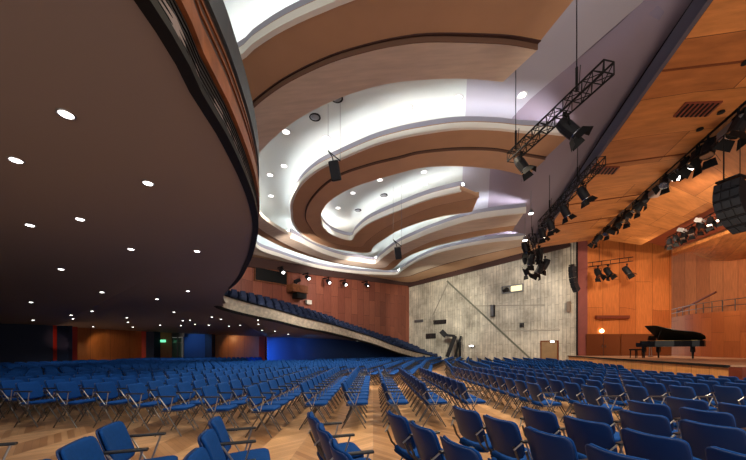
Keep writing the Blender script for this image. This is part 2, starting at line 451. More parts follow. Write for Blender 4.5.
strip_on_far(447, 281, 533, 361, .16, 'formwork_ridge', mat('dark concrete ridge', (.15, .15, .12), .9))  # diagonal crease in a darker concrete colour
strip_on_far(449, 281, 433, 315, .10, 'formwork_ridge', 'concrete')
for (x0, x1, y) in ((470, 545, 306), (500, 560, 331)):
    strip_on_far(x0, y, x1, y - 1.0, .10, 'formwork_joint', mat('joint brown grey', (.34, .31, .26), .9), off=.03)  # joints a little darker than the concrete

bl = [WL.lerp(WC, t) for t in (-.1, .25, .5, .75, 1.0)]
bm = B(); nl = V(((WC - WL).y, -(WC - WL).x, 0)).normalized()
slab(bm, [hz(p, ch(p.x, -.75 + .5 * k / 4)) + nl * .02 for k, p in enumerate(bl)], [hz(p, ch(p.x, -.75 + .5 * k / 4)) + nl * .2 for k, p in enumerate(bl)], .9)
tag(new_obj('painted_shade_left', bm, 'shade_seam'), kind='structure')  # dark band stands in for the shade under the cloud
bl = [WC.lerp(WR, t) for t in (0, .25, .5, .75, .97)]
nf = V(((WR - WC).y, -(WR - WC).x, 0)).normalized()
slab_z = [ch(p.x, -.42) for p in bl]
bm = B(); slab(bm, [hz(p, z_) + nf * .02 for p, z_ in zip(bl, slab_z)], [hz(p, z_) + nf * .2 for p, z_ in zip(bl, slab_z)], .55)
tag(new_obj('painted_shade_far', bm, 'shade_seam'), kind='structure')  # dark slab painted for the shade band atop the concrete
wall('wall_rear', [(-29, -3, 0), (-7, -3, 0)], [(-29, -3, 4.2), (-7, -3, 4.2)], 'dkblue', .2, away=(0, -10, 0))
# ================================================================== BALCONY
SE = [(-1.45, -2.0, 2.6), (150, 0), (177, 40), (200, 90), (225, 132), (245, 175), (254, 202), (257, 222), (255, 240), (248, 262), (235, 283), (213, 300)]
E = [V((-1.45, -2.0, EYE + 2.6)), V((-1.62, .5, EYE + 2.6))] + [atH(x, y, 2.6) for (x, y) in SE[1:]]
nE = len(E)
Earm = [atH(213, 300, 2.6), atY(216, 305.5, 17.2), atY(228, 310, 17.9), atY(252, 316, 19), atY(278, 321.5, 20.4), atY(304, 328, 22), atY(328, 332.5, 24), atY(350, 338, 26), atY(374, 344.5, 28.5), atY(395, 352, 30.5), atY(415, 357.5, 32), atY(432, 361, 33)]
Eall = E[:-1] + Earm
Bk = [V((-27, -2, EYE + 1.5)), V((-26, 1, EYE + 1.5)), V((-25, 4, EYE + 1.5)), V((-24, 7, EYE + 1.5)), V((-23, 10, EYE + 1.5)), V((-22, 13, EYE + 1.5)), V((-21.5, 15.5, EYE + 1.5)),
      atY(0, 323.5, 18.1), atY(57, 325.5, 19.4), atY(58, 326, 20.5), atY(69, 327.3, 22.6), atY(105, 329.3, 25), atY(145, 331.5, 27.5)]
Bk2 = [atY(180, 333.3, 29), atY(212, 334.5, 30), atY(266, 336.6, 31.5)]
arm_wall = []
for x, y in ((268, 336.8), (290, 337.5), (310, 338.3), (330, 339), (350, 340.5), (374, 344), (400, 352), (415, 357)):
    a = (x - CX) / F; d = WC - WL
    t = (a * WL.y - WL.x) / (d.x - a * d.y); p = WL + d * min(t, 1)
    arm_wall.append(V((p.x, p.y, EYE + (HY - y) * p.y / F)))
ball = Bk + Bk2 + arm_wall + [V((5.2, 36.3, .8)), V((6.4, 35.2, .45))]
NS = 96
Es, Bs = [], []
# three stretches so the corners of both curves answer each other
def resamp(pts, n): return spline(pts, n)
Es = resamp(Eall[:9], 34)[:-1] + resamp(Eall[8:13], 31)[:-1] + resamp(Eall[12:], 41)
iB1, iB2 = 8, 15
Bs = resamp(ball[:9], 34)[:-1] + resamp(ball[8:16], 31)[:-1] + resamp(ball[15:], 41)
bm = B()
rows = [[e.lerp(b, k / 6) for e, b in zip(Es, Bs)] for k in range(7)]
loft(bm, rows + [[p + V((0, 0, .18)) for p in rows[6]], [p + V((0, 0, .18)) for p in rows[0]], rows[0]])
soff = new_obj('balcony_soffit', bm, 'soffit')
balc = empty('balcony', (0, 0, 0)); tag(balc, 'huge curved balcony with dark brown underside sweeping overhead and down to the floor', 'balcony')
soff.parent = balc
bms = B(); loft(bms, rows); soffit_tree = BVHTree.FromBMesh(bms); bms.free()
# front of the near part: grille, rail, slats, rim, standing on the soffit edge
nearE = resamp(E + [atY(213.5, 302, 16.9)], 70)
def front(name, pts, z0, z1, t, m, off=0.0, parent=balc, ztop=None):
    bm = B(); n = len(pts); ins = []
    for i in range(n):
        d = pts[min(n-1, i+1)] - pts[max(0, i-1)]; nn = V((d.y, -d.x, 0)).normalized()   # towards the hall
        ins.append(nn)
    outer = [p + q * off + V((0, 0, z0)) for p, q in zip(pts, ins)]
    inner = [p + q * (off - t) + V((0, 0, z0)) for p, q in zip(pts, ins)]
    slab(bm, inner, outer, z1 - z0)
    return new_obj(name, bm, m, parent)
front('edge_trim', nearE, -.05, .03, .12, 'black', .03)
front('grille', nearE, .03, .34, .1, 'grille', 0)
for k in range(5): front('grille_wire', nearE, .07 + k * .055, .08 + k * .055, .02, 'black', .012)
front('rail', nearE, .34, .56, .14, 'rail', .05)
front('slatted_panel', nearE, .56, 1.0, .1, 'slat', 0)
for k in range(3): front('slat', nearE, .62 + k * .13, .65 + k * .13, .04, 'rail', .02)
front('rim', nearE, 1.0, 1.4, .16, 'greyrim', .04)
# cream front of the side arm
armE = resamp(Earm, 60)
fh = [.72 - .22 * (i / 59) for i in range(60)]
bm = B()
nrm = []
for i in range(60):
    d = armE[min(59, i+1)] - armE[max(0, i-1)]; nrm.append(V((d.y, -d.x, 0)).normalized())
slab(bm, [p - q * .2 for p, q in zip(armE, nrm)], [p.copy() for p in armE], .01)
bm.free()
bm = B(); loft(bm, [[p + q * .05 for p, q in zip(armE, nrm)], [p + q * .05 + V((0, 0, h)) for p, q, h in zip(armE, nrm, fh)], [p - q * .15 + V((0, 0, h)) for p, q, h in zip(armE, nrm, fh)], [p - q * .15 for p, q in zip(armE, nrm)], [p + q * .05 for p, q in zip(armE, nrm)]])
new_obj('plaster_front', bm, 'cream', balc)
bm = B(); slab(bm, [p - q * .1 + V((0, 0, -.09)) for p, q in zip(armE, nrm)], [p + q * .12 + V((0, 0, -.09)) for p, q in zip(armE, nrm)], .13); new_obj('edge_trim', bm, 'black', balc)
bm = B(); loft(bm, [[p + q * .10 + V((0, 0, h + z)) for p, q, h in zip(armE, nrm, fh)] for z in (0, .08)] + [[p - q * .2 + V((0, 0, h + z)) for p, q, h in zip(armE, nrm, fh)] for z in (.08, 0)] + [[p + q * .05 + V((0, 0, h)) for p, q, h in zip(armE, nrm, fh)]])
new_obj('front_cap', bm, 'black', balc)
# raked tiers of the arm
armW = []
for x, y in ((205, 286), (225, 288), (255, 293), (300, 305), (350, 322), (385, 334)):
    a = (x - CX) / F; d = WC - WL
    t = (a * WL.y - WL.x) / (d.x - a * d.y); p = WL + d * t
    armW.append(V((p.x, p.y, EYE + (HY - y) * p.y / F - .55)))
for x, y in ((425, 347), (445, 353)):
    p = on_far(x); armW.append(V((p.x, p.y, EYE + (HY - y) * p.y / F - .85)))
armW = resamp(armW, 60)
armF = [p - q * .15 + V((0, 0, h - .55)) for p, q, h in zip(armE, nrm, fh)]
NR = 8
bm = B(); rows = []
for j in range(NR):
    z = [a.lerp(b, (j + .5) / NR).z for a, b in zip(armF, armW)]
    for k in (j, j + 1):
        rows.append([V((*(a.lerp(b, k / NR).xy), zz)) for a, b, zz in zip(armF, armW, z)])
loft(bm, rows); new_obj('seating_tier', bm, 'tier', balc)

# ================================================================== WALLS UNDER THE BALCONY
def under(name, pts, m, kind='structure', z0=0.0, thick=.15):
    return wall(name, [V((p.x, p.y, z0)) for p in pts], [V((p.x, p.y, p.z + .02)) for p in pts], m, thick)
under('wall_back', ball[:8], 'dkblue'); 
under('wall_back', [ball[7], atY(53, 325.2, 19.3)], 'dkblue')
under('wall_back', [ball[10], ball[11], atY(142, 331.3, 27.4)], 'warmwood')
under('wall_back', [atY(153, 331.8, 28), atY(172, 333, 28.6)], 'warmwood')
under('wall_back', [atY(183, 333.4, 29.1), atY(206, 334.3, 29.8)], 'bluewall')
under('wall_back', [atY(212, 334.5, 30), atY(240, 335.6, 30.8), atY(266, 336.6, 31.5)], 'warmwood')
under('wall_back', [ball[15], arm_wall[0]], 'redwood')
under('wall_back', arm_wall[:4], 'bluewall'); under('wall_back', arm_wall[3:], 'bluewall')
def pillar(x0, x1, y, Y, m, depth=.5, label=None):
    a, b = atY(x0, y, Y), atY(x1, y, Y)
    bm = B(); c = (a + b) / 2
    box(bm, (c.x, c.y + depth / 2, c.z / 2), (b.x - a.x, depth, c.z))
    o = new_obj('pillar', bm, m); tag(o, kind='structure'); return o
pillar(53, 57, 325.3, 19.3, 'redwood'); pillar(57, 68.5, 325.6, 19.2, 'dkblue', .25); pillar(68.5, 70, 326.4, 19.6, 'redwood')
pillar(141.5, 146, 331.2, 27.0, 'redwood'); pillar(146, 154, 331.5, 26.8, 'dkblue', .8)
pillar(205, 212, 334, 29.4, 'dkblue', .6); pillar(259, 265, 336.4, 31.0, 'redwood', .4)
# glazed double door
dr = empty('door_1', atY(177.5, 350, 28.7) * V((1, 1, 0)) if False else V((atY(177.5, 350, 28.7).x, 28.7, 0))); tag(dr, kind='structure')
bm = B()
for sx in (-.52, 0, .52): box(bm, (sx, 0, 1.3), (.07, .1, 2.6))
box(bm, (0, 0, 2.62), (1.1, .1, .08)); box(bm, (0, 0, 2.1), (1.1, .1, .06)); box(bm, (0, .3, 2.85), (1.15, .5, .42)); new_obj('door_frame', bm, 'steel', dr)
bm = B(); box(bm, (-.26, .03, 1.3), (.46, .02, 2.55)); box(bm, (.26, .03, 1.3), (.46, .02, 2.55)); new_obj('pane', bm, 'glass', dr)
p = atY(163, 341, 27.9)
bm = B(); box(bm, (0, 0, 0), (.45, .08, .22)); bevel_all(bm, .01)
es = new_obj('exit_sign', bm, 'exit', loc=p); tag(es, 'small lit green exit sign on the dark red wall beside the glass doors', 'exit sign')

# ================================================================== SOFFIT DOWNLIGHTS
def soffit_at(x, y):
    d = V(((x - CX) / F, 1, (HY - y) / F)).normalized()
    loc, n, i, dist = soffit_tree.ray_cast(V((0, 0, EYE)), d)
    return loc, n
def lathe(bm, prof, seg=24, mtx=None):
    rings = []
    for r, z in prof:
        rings.append([bm.verts.new((r * math.cos(2*PI*k/seg), r * math.sin(2*PI*k/seg), z)) for k in range(seg)])
    for a, b in zip(rings, rings[1:]):
        for k in range(seg): bm.faces.new((a[k], a[(k+1) % seg], b[(k+1) % seg], b[k]))
    bm.faces.new(rings[0]); bm.faces.new(rings[-1][::-1])
    if mtx: bmesh.ops.transform(bm, matrix=mtx, verts=bm.verts)
def downlight_proto(name, R, glow='glow'):
    root = empty(name, (0, 0, 0))
    bm = B(); lathe(bm, [(R * .82, .012), (R, .012), (R * 1.02, -.004), (R * .97, -.014), (R * .80, -.010), (R * .78, .012)]); new_obj('trim_ring', bm, 'chrome', root, True)
    bm = B(); lathe(bm, [(R * .72, .0), (R * .70, -.012), (R * .4, -.022), (R * .05, -.025)]); new_obj('lens', bm, glow, root, True)
    return root
SL = [(66,114),(16,160),(148,183),(80,219),(30,225),(131,249),(197,251),(61,269),(102,292),(188,291),(157,299),(31,302),(92,311),(33,320),(71,315),(73,318.5),(127,317.5),(133,327),(128,322),(174,312),(183,320.5),(190,320),(212,317),(221,319),(93,326.5),(209,325),(229,326),(160,325),(181,325.5),(195,324),(240,325),(258,320),(258.5,324),(275,331),(262,330),(288,334)]
RV = ['nearest and largest downlight', 'downlight at the left edge', 'second nearest downlight towards the balcony edge']
order = ['leftmost','second','third','fourth','fifth','sixth','seventh','eighth','ninth','tenth','eleventh','twelfth','thirteenth','fourteenth','fifteenth','sixteenth','seventeenth','eighteenth','nineteenth','twentieth']
words = order[:]; words[0] = 'first'
def ordn(k):
    if k < 20: return words[k]
    tens = {2: 'twenty', 3: 'thirty', 4: 'forty'}[k // 10]
    return tens + ('' if (k % 10) == 9 and False else '-' + ['first','second','third','fourth','fifth','sixth','seventh','eighth','ninth','tenth'][k - k // 10 * 10]) if k < 50 else 'far'
proto = None
for i, (x, y) in enumerate(SL):
    loc, n = soffit_at(x, y)
    if loc is None: continue
    if proto is None: proto = downlight_proto('recessed_downlight', .082); o = proto
    else: o = copy_tree(proto)
    if n.z > 0: n = -n
    o.location = loc + n * .004
    o.rotation_euler = (-n).to_track_quat('Z', 'Y').to_euler()
    if y < 200: lab = ['large round recessed downlight nearest overhead in the brown balcony underside', 'round recessed downlight at the far left of the balcony underside', 'round recessed downlight midway to the balcony edge, right of the nearest two'][i]
    else: lab = 'small downlight in the brown balcony underside, %s nearest of its lights' % ordn(sorted(SL, key=lambda q: -q[1] * -1).index((x, y)))
    tag(o, lab, 'downlight', 'downlights in the balcony underside')
    if i < 30:
        ld = bpy.data.lights.new('downlight_beam', 'SPOT'); ld.energy = 36 if i < 3 else 60; ld.spot_size = 1.9; ld.spot_blend = .6; ld.shadow_soft_size = .07; ld.color = (1, .93, .85)
        lo = bpy.data.objects.new('downlight_beam', ld); col.objects.link(lo); lo.location = loc + V((0, 0, -.05))

# ================================================================== COVE DOWNLIGHTS, CEILING SPEAKERS
CL = [(286,132),(326,138),(284,166),(270,175),(271,196),(408,108),(458,98),(522,95),(337,98,'s'),(315,117,'s'),(380,180),(353,193),(400,184,'x'),(338,208),(358,210,'s'),(336,223),(384,195,'s'),(424,172),(425,184),(500,183),(438,212)]
dproto = sproto = None
k = 0
for t in CL:
    x, y = t[0], t[1]
    if len(t) == 3 and t[2] == 'x': continue
    p = onC(x, y, UP)
    if len(t) == 3:
        if sproto is None:
            sproto = empty('ceiling_speaker', (0, 0, 0))
            bm = B(); lathe(bm, [(.2, .02), (.21, -.02), (.17, -.03), (.16, .0)]); new_obj('housing', bm, 'black', sproto, True)
            bm = B(); lathe(bm, [(.15, -.01), (.12, -.035), (.03, -.05)]); new_obj('grille', bm, 'greymetal', sproto, True); o = sproto
        else: o = copy_tree(sproto)
        o.location = p
        tag(o, {337: 'dark round ceiling speaker closest to the beige ceiling face', 315: 'dark round ceiling speaker beside the left white cove downlights', 358: 'dark round speaker in the central white cove, left one', 384: 'dark round speaker in the central white cove, right one'}[x], 'speaker', 'round speakers in the white ceiling coves')
    else:
        if dproto is None: dproto = downlight_proto('ceiling_downlight', .19, 'glowsoft'); o = dproto
        else: o = copy_tree(dproto)
        o.location = p
        where = 'the long outer white cove' if (x < 330 and y < 200 and x != 338) or y < 110 else ('the lilac ceiling strip' if x > 480 else 'the inner white cove')
        tag(o, 'round chrome rimmed downlight in %s, %s' % (where, {286:'topmost at left',326:'beside the hanging black speaker',284:'left of the speaker wires',270:'near the balcony rim',271:'lowest at left',408:'middle of the wide part',458:'right end near the lilac paint',522:'beside the big truss',380:'upper left one',353:'left one',338:'lower left one',336:'lowest by the curved tip',424:'upper right one',425:'right one below another',500:'alone beside the far truss',438:'in the narrow far cove'}[x]), 'downlight', 'downlights in the white ceiling')
        if x in (522, 425, 424, 500, 458): continue
        ld = bpy.data.lights.new('ceiling_beam', 'SPOT'); ld.energy = 380; ld.spot_size = 1.7; ld.spot_blend = .5; ld.shadow_soft_size = .15; ld.color = (1, .93, .84)
        lo = bpy.data.objects.new('ceiling_beam', ld); col.objects.link(lo); lo.location = p + V((0, 0, -.07))

# ================================================================== STAGE
S0 = V((10.5, 9.4, 0)); S1 = V((15.9, 26.0, 0)); SH = 1.0
wallZ = 25.4
bm = B()
prof = [S0, S1, V((16.4, 26.4, 0)), V((24, 27.5, 0)), V((27, 27, 0)), V((27, 9.0, 0)), V((10.75, 9.0, 0))]
def prism(bm, pts, z0, z1):
    b_ = [bm.verts.new((p.x, p.y, z0)) for p in pts]; t_ = [bm.verts.new((p.x, p.y, z1)) for p in pts]
    bm.faces.new(b_[::-1]); bm.faces.new(t_); n = len(pts)
    for i in range(n): bm.faces.new((b_[i], b_[(i+1) % n], t_[(i+1) % n], t_[i]))
prism(bm, prof, SH - .04, SH)
stage = empty('stage', (0, 0, 0)); tag(stage, 'raised wooden concert stage with light orange front panels and black edge', 'stage')
new_obj('stage_deck', bm, 'stagefloor', stage)
dS = (S1 - S0).normalized(); nS = V((-dS.y, dS.x, 0)); 
bm = B(); q0, q1 = S0 + nS * .0, S1
loft(bm, [[hz(q0.lerp(q1, t / 8), .0) for t in range(9)], [hz(q0.lerp(q1, t / 8), SH - .07) for t in range(9)], [hz(q0.lerp(q1, t / 8) - nS * .1, SH - .07) for t in range(9)], [hz(q0.lerp(q1, t / 8) - nS * .1, 0) for t in range(9)]])
new_obj('front_panel', bm, 'woodfront', stage)
bm = B(); bar(bm, hz(q0 + nS * .03, SH - .035), hz(q1 + nS * .03, SH - .035), .12, .075); new_obj('edge_strip', bm, 'black', stage)
bm = B(); box(bm, (10.62, 9.25, (SH - .05) / 2), (.3, .35, SH - .05)); new_obj('corner_post', bm, 'canopyred', stage)
bm = B(); loft(bm, [[V((10.8, 9.05, 0)), V((18, 9.05, 0))], [V((10.8, 9.05, SH - .05)), V((18, 9.05, SH - .05))], [V((10.8, 9.15, SH - .05)), V((18, 9.15, SH - .05))]]); new_obj('side_panel', bm, 'woodgal', stage)

# proscenium pillar, side wall, recess, gallery
def colwall(name, pts, m, thick=.25, z0=0.0, parent=None):
    """pts: (x, y_top, Y)"""
    P_ = [atY(x, y, Y) for x, y, Y in pts]
    return wall(name, [V((p.x, p.y, z0)) for p in P_], P_, m, thick, parent=parent)
colwall('pillar', [(578, 236, 25.6), (587.5, 238, 25.2)], mat('dark red pillar', (.27, .06, .045), .5, var=.08), .6)
colwall('trim_1', [(576.2, 236, 25.6), (578, 236, 25.5)], 'black', .3)
colwall('wall_stage', [(587, 222, 25.3), (605, 222, 25.3), (625, 222, 25.2), (650, 226, 25.1), (671.5, 230, 25.0)], 'woodor', .35, SH)
colwall('wall_recess', [(671.5, 225, 30.5), (700, 225, 27.5), (725, 225, 25.3), (760, 225, 23.3), (800, 225, 22)], 'woodhi', .25, SH)
gal = empty('choir_gallery', (0, 0, 0)); tag(gal, 'curved choir gallery with brown wooden front behind the grand piano', 'gallery')
gp = [atY(671.5, 317.5, 27.0), atY(690, 314.5, 23.5), atY(715, 312, 20), atY(746, 310, 17.3), atY(775, 307, 16)]
gs = resamp(gp, 30)
gs2 = [p + V((1.2, 1.6, 0)) for p in gs]
bm = B(); loft(bm, [[V((p.x, p.y, SH)) for p in gs], gs, gs2, [V((p.x, p.y, SH)) for p in gs2]]); new_obj('gallery_front', bm, 'woodgal', gal)
bm = B()
for k in range(2): path(bm, [p + V((.2, .2, .35 + .35 * k)) for p in gs], .022, 6)
new_obj('handrail', bm, 'steel', gal)
for k in range(0, 30, 3):
    bm = B(); p = gs[k] + V((.2, .2, 0)); tube(bm, p, p + V((0, 0, .72)), .025); new_obj('baluster', bm, 'steel', gal)
bm = B(); a, b = atY(677, 312, 26.2), atY(716, 292, 22.8); bar(bm, a, b, .1, .1); 
hr = new_obj('stair_rail', bm, 'canopyred'); tag(hr, 'sloping dark red handrail rising behind the gallery railing', 'handrail')
hr.parent = gal; 
for kx in ('label', 'category'): del hr[kx]
# door and dark ribs on the stage wall
def on_stage_wall(x, y, off=.0): return atY(x, y, 25.2 - off)
def slab_px(name, x0, y0, x1, y1, Y, depth, m, parent=None, bev=0):
    a, b = atY(x0, y0, Y), atY(x1, y1, Y); c = (a + b) / 2
    bm = B(); box(bm, (0, 0, 0), (abs(b.x - a.x), depth, abs(b.z - a.z)))
    if bev: bevel_all(bm, bev)
    return new_obj(name, bm, m, parent, loc=c)
o = slab_px('wall_batten', 596, 315.5, 629, 318.5, 25.0, .2, 'canopyred'); tag(o, 'dark horizontal slot panel on the orange stage side wall', 'vent slot')
for i, (x0, x1, y) in enumerate(((587, 600, 333), (600, 671, 333.5))):
    pass
dd = empty('door_2', V((atY(603, 350, 25.1).x, 25.1, SH))); tag(dd, kind='structure')
a = .95
bm = B(); box(bm, (0, 0, .85), (2.6, .06, 1.7)); new_obj('door_leaf', bm, 'woodgal', dd)
bm = B(); box(bm, (0, -.04, .8), (.04, .04, 1.6)); new_obj('door_seam', bm, 'shade_seam', dd)
bm = B(); box(bm, (-.1, -.06, .75), (.05, .05, .2)); box(bm, (.15, -.06, .75), (.05, .05, .2)); new_obj('door_handle', bm, 'steel', dd)
bm = B(); tube(bm, (0, 0, 0), (0, -.12, 0), .12, 12, .16); o = new_obj('stage_lamp', bm, 'glowwarm', loc=atY(601, 331, 25.28)); tag(o, 'small warm lamp glowing on the stage side wall left of the piano', 'wall lamp')
o = slab_px('trim_4', 621, 334, 671, 356, 25.0, .1, 'woodgal'); tag(o, kind='structure')
wall('wall_right', [(26.8, 4.5, 0), (26.8, 30, 0)], [(26.8, 4.5, 12.5), (26.8, 30, 12.5)], 'woodhi', .2)
wall('wall_right', [(15, 4.5, 0), (26.8, 4.5, 0)], [(15, 4.5, 12.5), (26.8, 4.5, 12.5)], 'woodhi', .2, away=(0, -10, 0))
# door in the concrete wall and its lamp
pd = on_far(549.5); d = (WR - WC).normalized()
dn = empty('door_3', pd + V((d.y, -d.x, 0)) * .05, math.atan2(d.y, d.x)); tag(dn, kind='structure')
bm = B(); box(bm, (0, 0, 1.07), (1.2, .08, 2.14)); new_obj('door_leaf', bm, 'door', dn)
bm = B(); box(bm, (-.65, 0, 1.1), (.1, .12, 2.2)); box(bm, (.65, 0, 1.1), (.1, .12, 2.2)); box(bm, (0, 0, 2.2), (1.4, .12, .1)); new_obj('door_frame', bm, 'woodgal', dn)
def facing_wall(name, x, y, w, h, dep, m, off=.1, rz=None):
    p = on_far(x, y, off); e = empty(name, p, math.atan2(d.y, d.x))
    return e
e = facing_wall('wall_lamp', 553, 341.5, 0, 0, 0, None, .12)
bm = B(); box(bm, (0, .0, 0), (.34, .12, .16)); bevel_all(bm, .02); new_obj('housing', bm, 'greymetal', e)
bm = B(); box(bm, (0, -.07, -.02), (.28, .03, .1)); new_obj('lens', bm, 'glow', e); tag(e, 'small lit lamp above the brown door in the concrete wall', 'wall lamp')
e = facing_wall('wall_lamp', 473, 346, 0, 0, 0, None, .3)
bm = B(); box(bm, (0, .1, 0), (.5, .3, .12)); bevel_all(bm, .02); new_obj('housing', bm, 'greymetal', e)
bm = B(); box(bm, (0, -.07, -.0), (.4, .03, .12)); new_obj('lens', bm, 'glow', e); tag(e, 'white lit lamp low on the concrete wall beside the dark leaning frame', 'wall lamp')
e = facing_wall('control_window', 513, 289, 0, 0, 0, None, .1)
bm = B()
for (cx_, cz_, sx, sz) in ((0, .3, 1.9, .08), (0, -.3, 1.9, .08), (-.93, 0, .08, .62), (.93, 0, .08, .62), (-.2, 0, .05, .6)): box(bm, (cx_, -.05, cz_), (sx, .2, sz))
new_obj('window_frame', bm, 'greymetal', e)
bm = B(); box(bm, (.38, 0, 0), (1.05, .05, .5)); new_obj('pane', bm, 'glowyel', e)
bm = B(); tube(bm, (-.75, -.1, -.1), (-.35, -.35, -.05), .16, 12, .2); new_obj('lamp_head', bm, 'black2', e)
tag(e, 'small yellow lit window with a metal frame in the concrete wall', 'window')
e = facing_wall('wall_speaker', 494, 311, 0, 0, 0, None, .25)
bm = B(); box(bm, (0, 0, 0), (.34, .4, 1.1)); bevel_all(bm, .03); new_obj('cabinet', bm, 'black2', e)
bm = B(); box(bm, (0, -.21, 0), (.28, .02, 1.0)); new_obj('grille', bm, 'greymetal', e)
tag(e, 'dark slim loudspeaker mounted in the middle of the concrete wall', 'speaker')
e = facing_wall('wall_speaker', 569.5, 307, 0, 0, 0, None, .2)
bm = B(); box(bm, (0, 0, 0), (.25, .25, .85)); bevel_all(bm, .02); new_obj('cabinet', bm, mat('brown grey box', (.2, .14, .1), .6), e); tag(e, 'narrow brown box on the concrete wall beside the stage pillar', 'speaker')
for i, (x, y, w, h, lab) in enumerate(((440, 322, 1.6, .45, 'dark ventilation grille on the concrete wall, upper one near the corner'), (431, 336, 1.3, .55, 'dark ventilation grille on the concrete wall, lower one above the side seats'), (522, 325, .35, .4, 'small dark hatch on the concrete wall below the yellow window'), (419, 321, 1.2, .3, 'faint narrow hatch in the concrete wall nearest the red panels'))):
    e = facing_wall('wall_grille', x, y, 0, 0, 0, None, .06)
    bm = B(); box(bm, (0, 0, 0), (w, .1, h)); new_obj('frame', bm, 'greymetal' if i == 3 else 'black2', e)
    for k in range(4):
        bm = B(); box(bm, (0, -.07, -h / 2 + h * (k + .7) / 4.4), (w * .9, .05, h * .08)); new_obj('slat', bm, 'steel', e)
    tag(e, lab, 'vent')
# leaning frames and steps beside the end of the side balcony
fr = empty('lift_mast', V((0, 0, 0))); Yf = 33
bm = B(); bar(bm, atY(447, 357, Yf), atY(455, 336, Yf), .35, .35); bar(bm, atY(455, 357, Yf), atY(461, 336, Yf - .3), .2, .2); new_obj('mast', bm, 'black2', fr)
bm = B(); bar(bm, atY(441, 331, Yf), atY(446, 336, Yf), .15, .5); bar(bm, atY(443, 335, Yf), atY(455, 336, Yf), .2, .25); new_obj('arm', bm, 'black2', fr)
bm = B(); tube(bm, atY(460, 363, Yf - .5), atY(460, 342, Yf - .5), .12); tube(bm, atY(457, 363, Yf - .5), atY(457, 340, Yf - .5), .06); new_obj('post', bm, 'black', fr)
tag(fr, 'dark leaning stage mast standing where the side balcony meets the concrete wall', 'mast')
rl = empty('guard_rail', V((0, 0, 0))); bm = B()
path(bm, [atY(461, 345, 33.4), atY(484, 345, 33.4)], .05); 
for x in (461, 468, 476, 484): tube(bm, atY(x, 345, 33.4), atY(x, 363, 33.4), .035)
new_obj('rail_frame', bm, 'black', rl); tag(rl, 'dark guard rail in front of the concrete wall near the leaning mast', 'railing')

# ================================================================== TIMBER CANOPY
def strip(name, a0, a1, b0, b1, m, up=.25, n=12, sag=0.0, kind='structure', parent=None):
    A_ = [a0.lerp(a1, i / (n - 1)) for i in range(n)]; B_ = [b0.lerp(b1, i / (n - 1)) for i in range(n)]
    if sag:
        pass
    bm = B(); slab(bm, A_, B_, up)
    o = new_obj(name, bm, m, parent)
    if kind and not parent: o['kind'] = kind
    return o
def extend(a, b, t0, t1): return a + (b - a) * t0, a + (b - a) * t1
hA, hB = 8.0, 7.55
a0, a1 = extend(atH(713, 0, hA), atH(540, 240, hA), -.45, 1.12)
b0, b1 = extend(atH(746, 100, hB), atH(590, 240, hB), -.75, 1.0)
strip('ceiling_canopy', a0, a1, b0, b1, 'canopy')
strip('trim_canopy', a0 + V((-.12, 0, 0)), a1 + V((-.12, 0, 0)), a0, a1, 'shade_rim', up=.5)  # dark colour stands in for the shadow along the canopy's left side
# raised board ribs across the first field
for t in (.10, .36, .55, .70, .82):
    bm = B(); u = -.0
    p, q = a0.lerp(a1, t), b0.lerp(b1, t)
    bar(bm, p + V((0, 0, -.0)), q + V((0, 0, -.0)), .05 if t > .2 else .28, .06)
    o = new_obj('trim_canopy', bm, 'woodgal' if t > .2 else 'canopy'); o['kind'] = 'structure'
# slot (dark, with the lamps) : a recessed black channel
c0, c1 = b0 + V((.55, .0, .1)), b1 + V((.35, 0, .1))
strip('trim_slot', b0 + V((0, 0, .5)), b1 + V((0, 0, .5)), c0 + V((0, 0, .4)), c1 + V((0, 0, .4)), 'black', up=.1)
# second field
hC = 6.9
d0, d1 = extend(atH(746, 190, hC), atH(641, 245, hC), -1.3, 1.0)
strip('ceiling_canopy', c0, c1, d0, d1, 'canopy', up=.2)
# red riser and deep recess behind it
e0, e1 = extend(atH(746, 191, 7.6), atH(655, 240, 7.6), -1.0, 1.1)
g0, g1 = extend(atH(746, 227, 6.7), atH(672, 253.5, 6.9), -1.0, 1.0)
strip('ceiling_recess', d0 + V((0, 0, .35)), d1 + V((0, 0, .35)), g0 + V((0, 0, .3)), g1 + V((0, 0, .3)), 'canopyred', up=.15)
strip('trim_recess', d0, d1, d0 + V((.06, 0, .5)), d1 + V((.06, 0, .5)), 'canopyred', up=.05)
# last, curved field over the choir
low = resamp([atY(672, 253, 27.5), atY(687, 251, 27.3), atY(700, 257, 26.4), atY(712, 261, 25.6), atY(730, 262, 24.5), atY(746, 259.5, 23.6), atY(775, 250, 22.4)], 24)
gg = [g0.lerp(g1, 1 - i / 23) for i in range(24)]
bm = B(); mids = [[a.lerp(b, k / 5) + V((0, 0, -.25 * math.sin(PI * k / 5))) for a, b in zip(gg, low)] for k in range(6)]
loft(bm, mids + [[p + V((0, 0, .2)) for p in mids[-1]], [p + V((0, 0, .2)) for p in mids[0]], mids[0]])
tag(new_obj('ceiling_choir', bm, 'canopy'), kind='structure')
bm = B(); box(bm, (18, 14, 12.6), (22, 36, .2)); tag(new_obj('ceiling_stage', bm, 'black'), kind='structure')
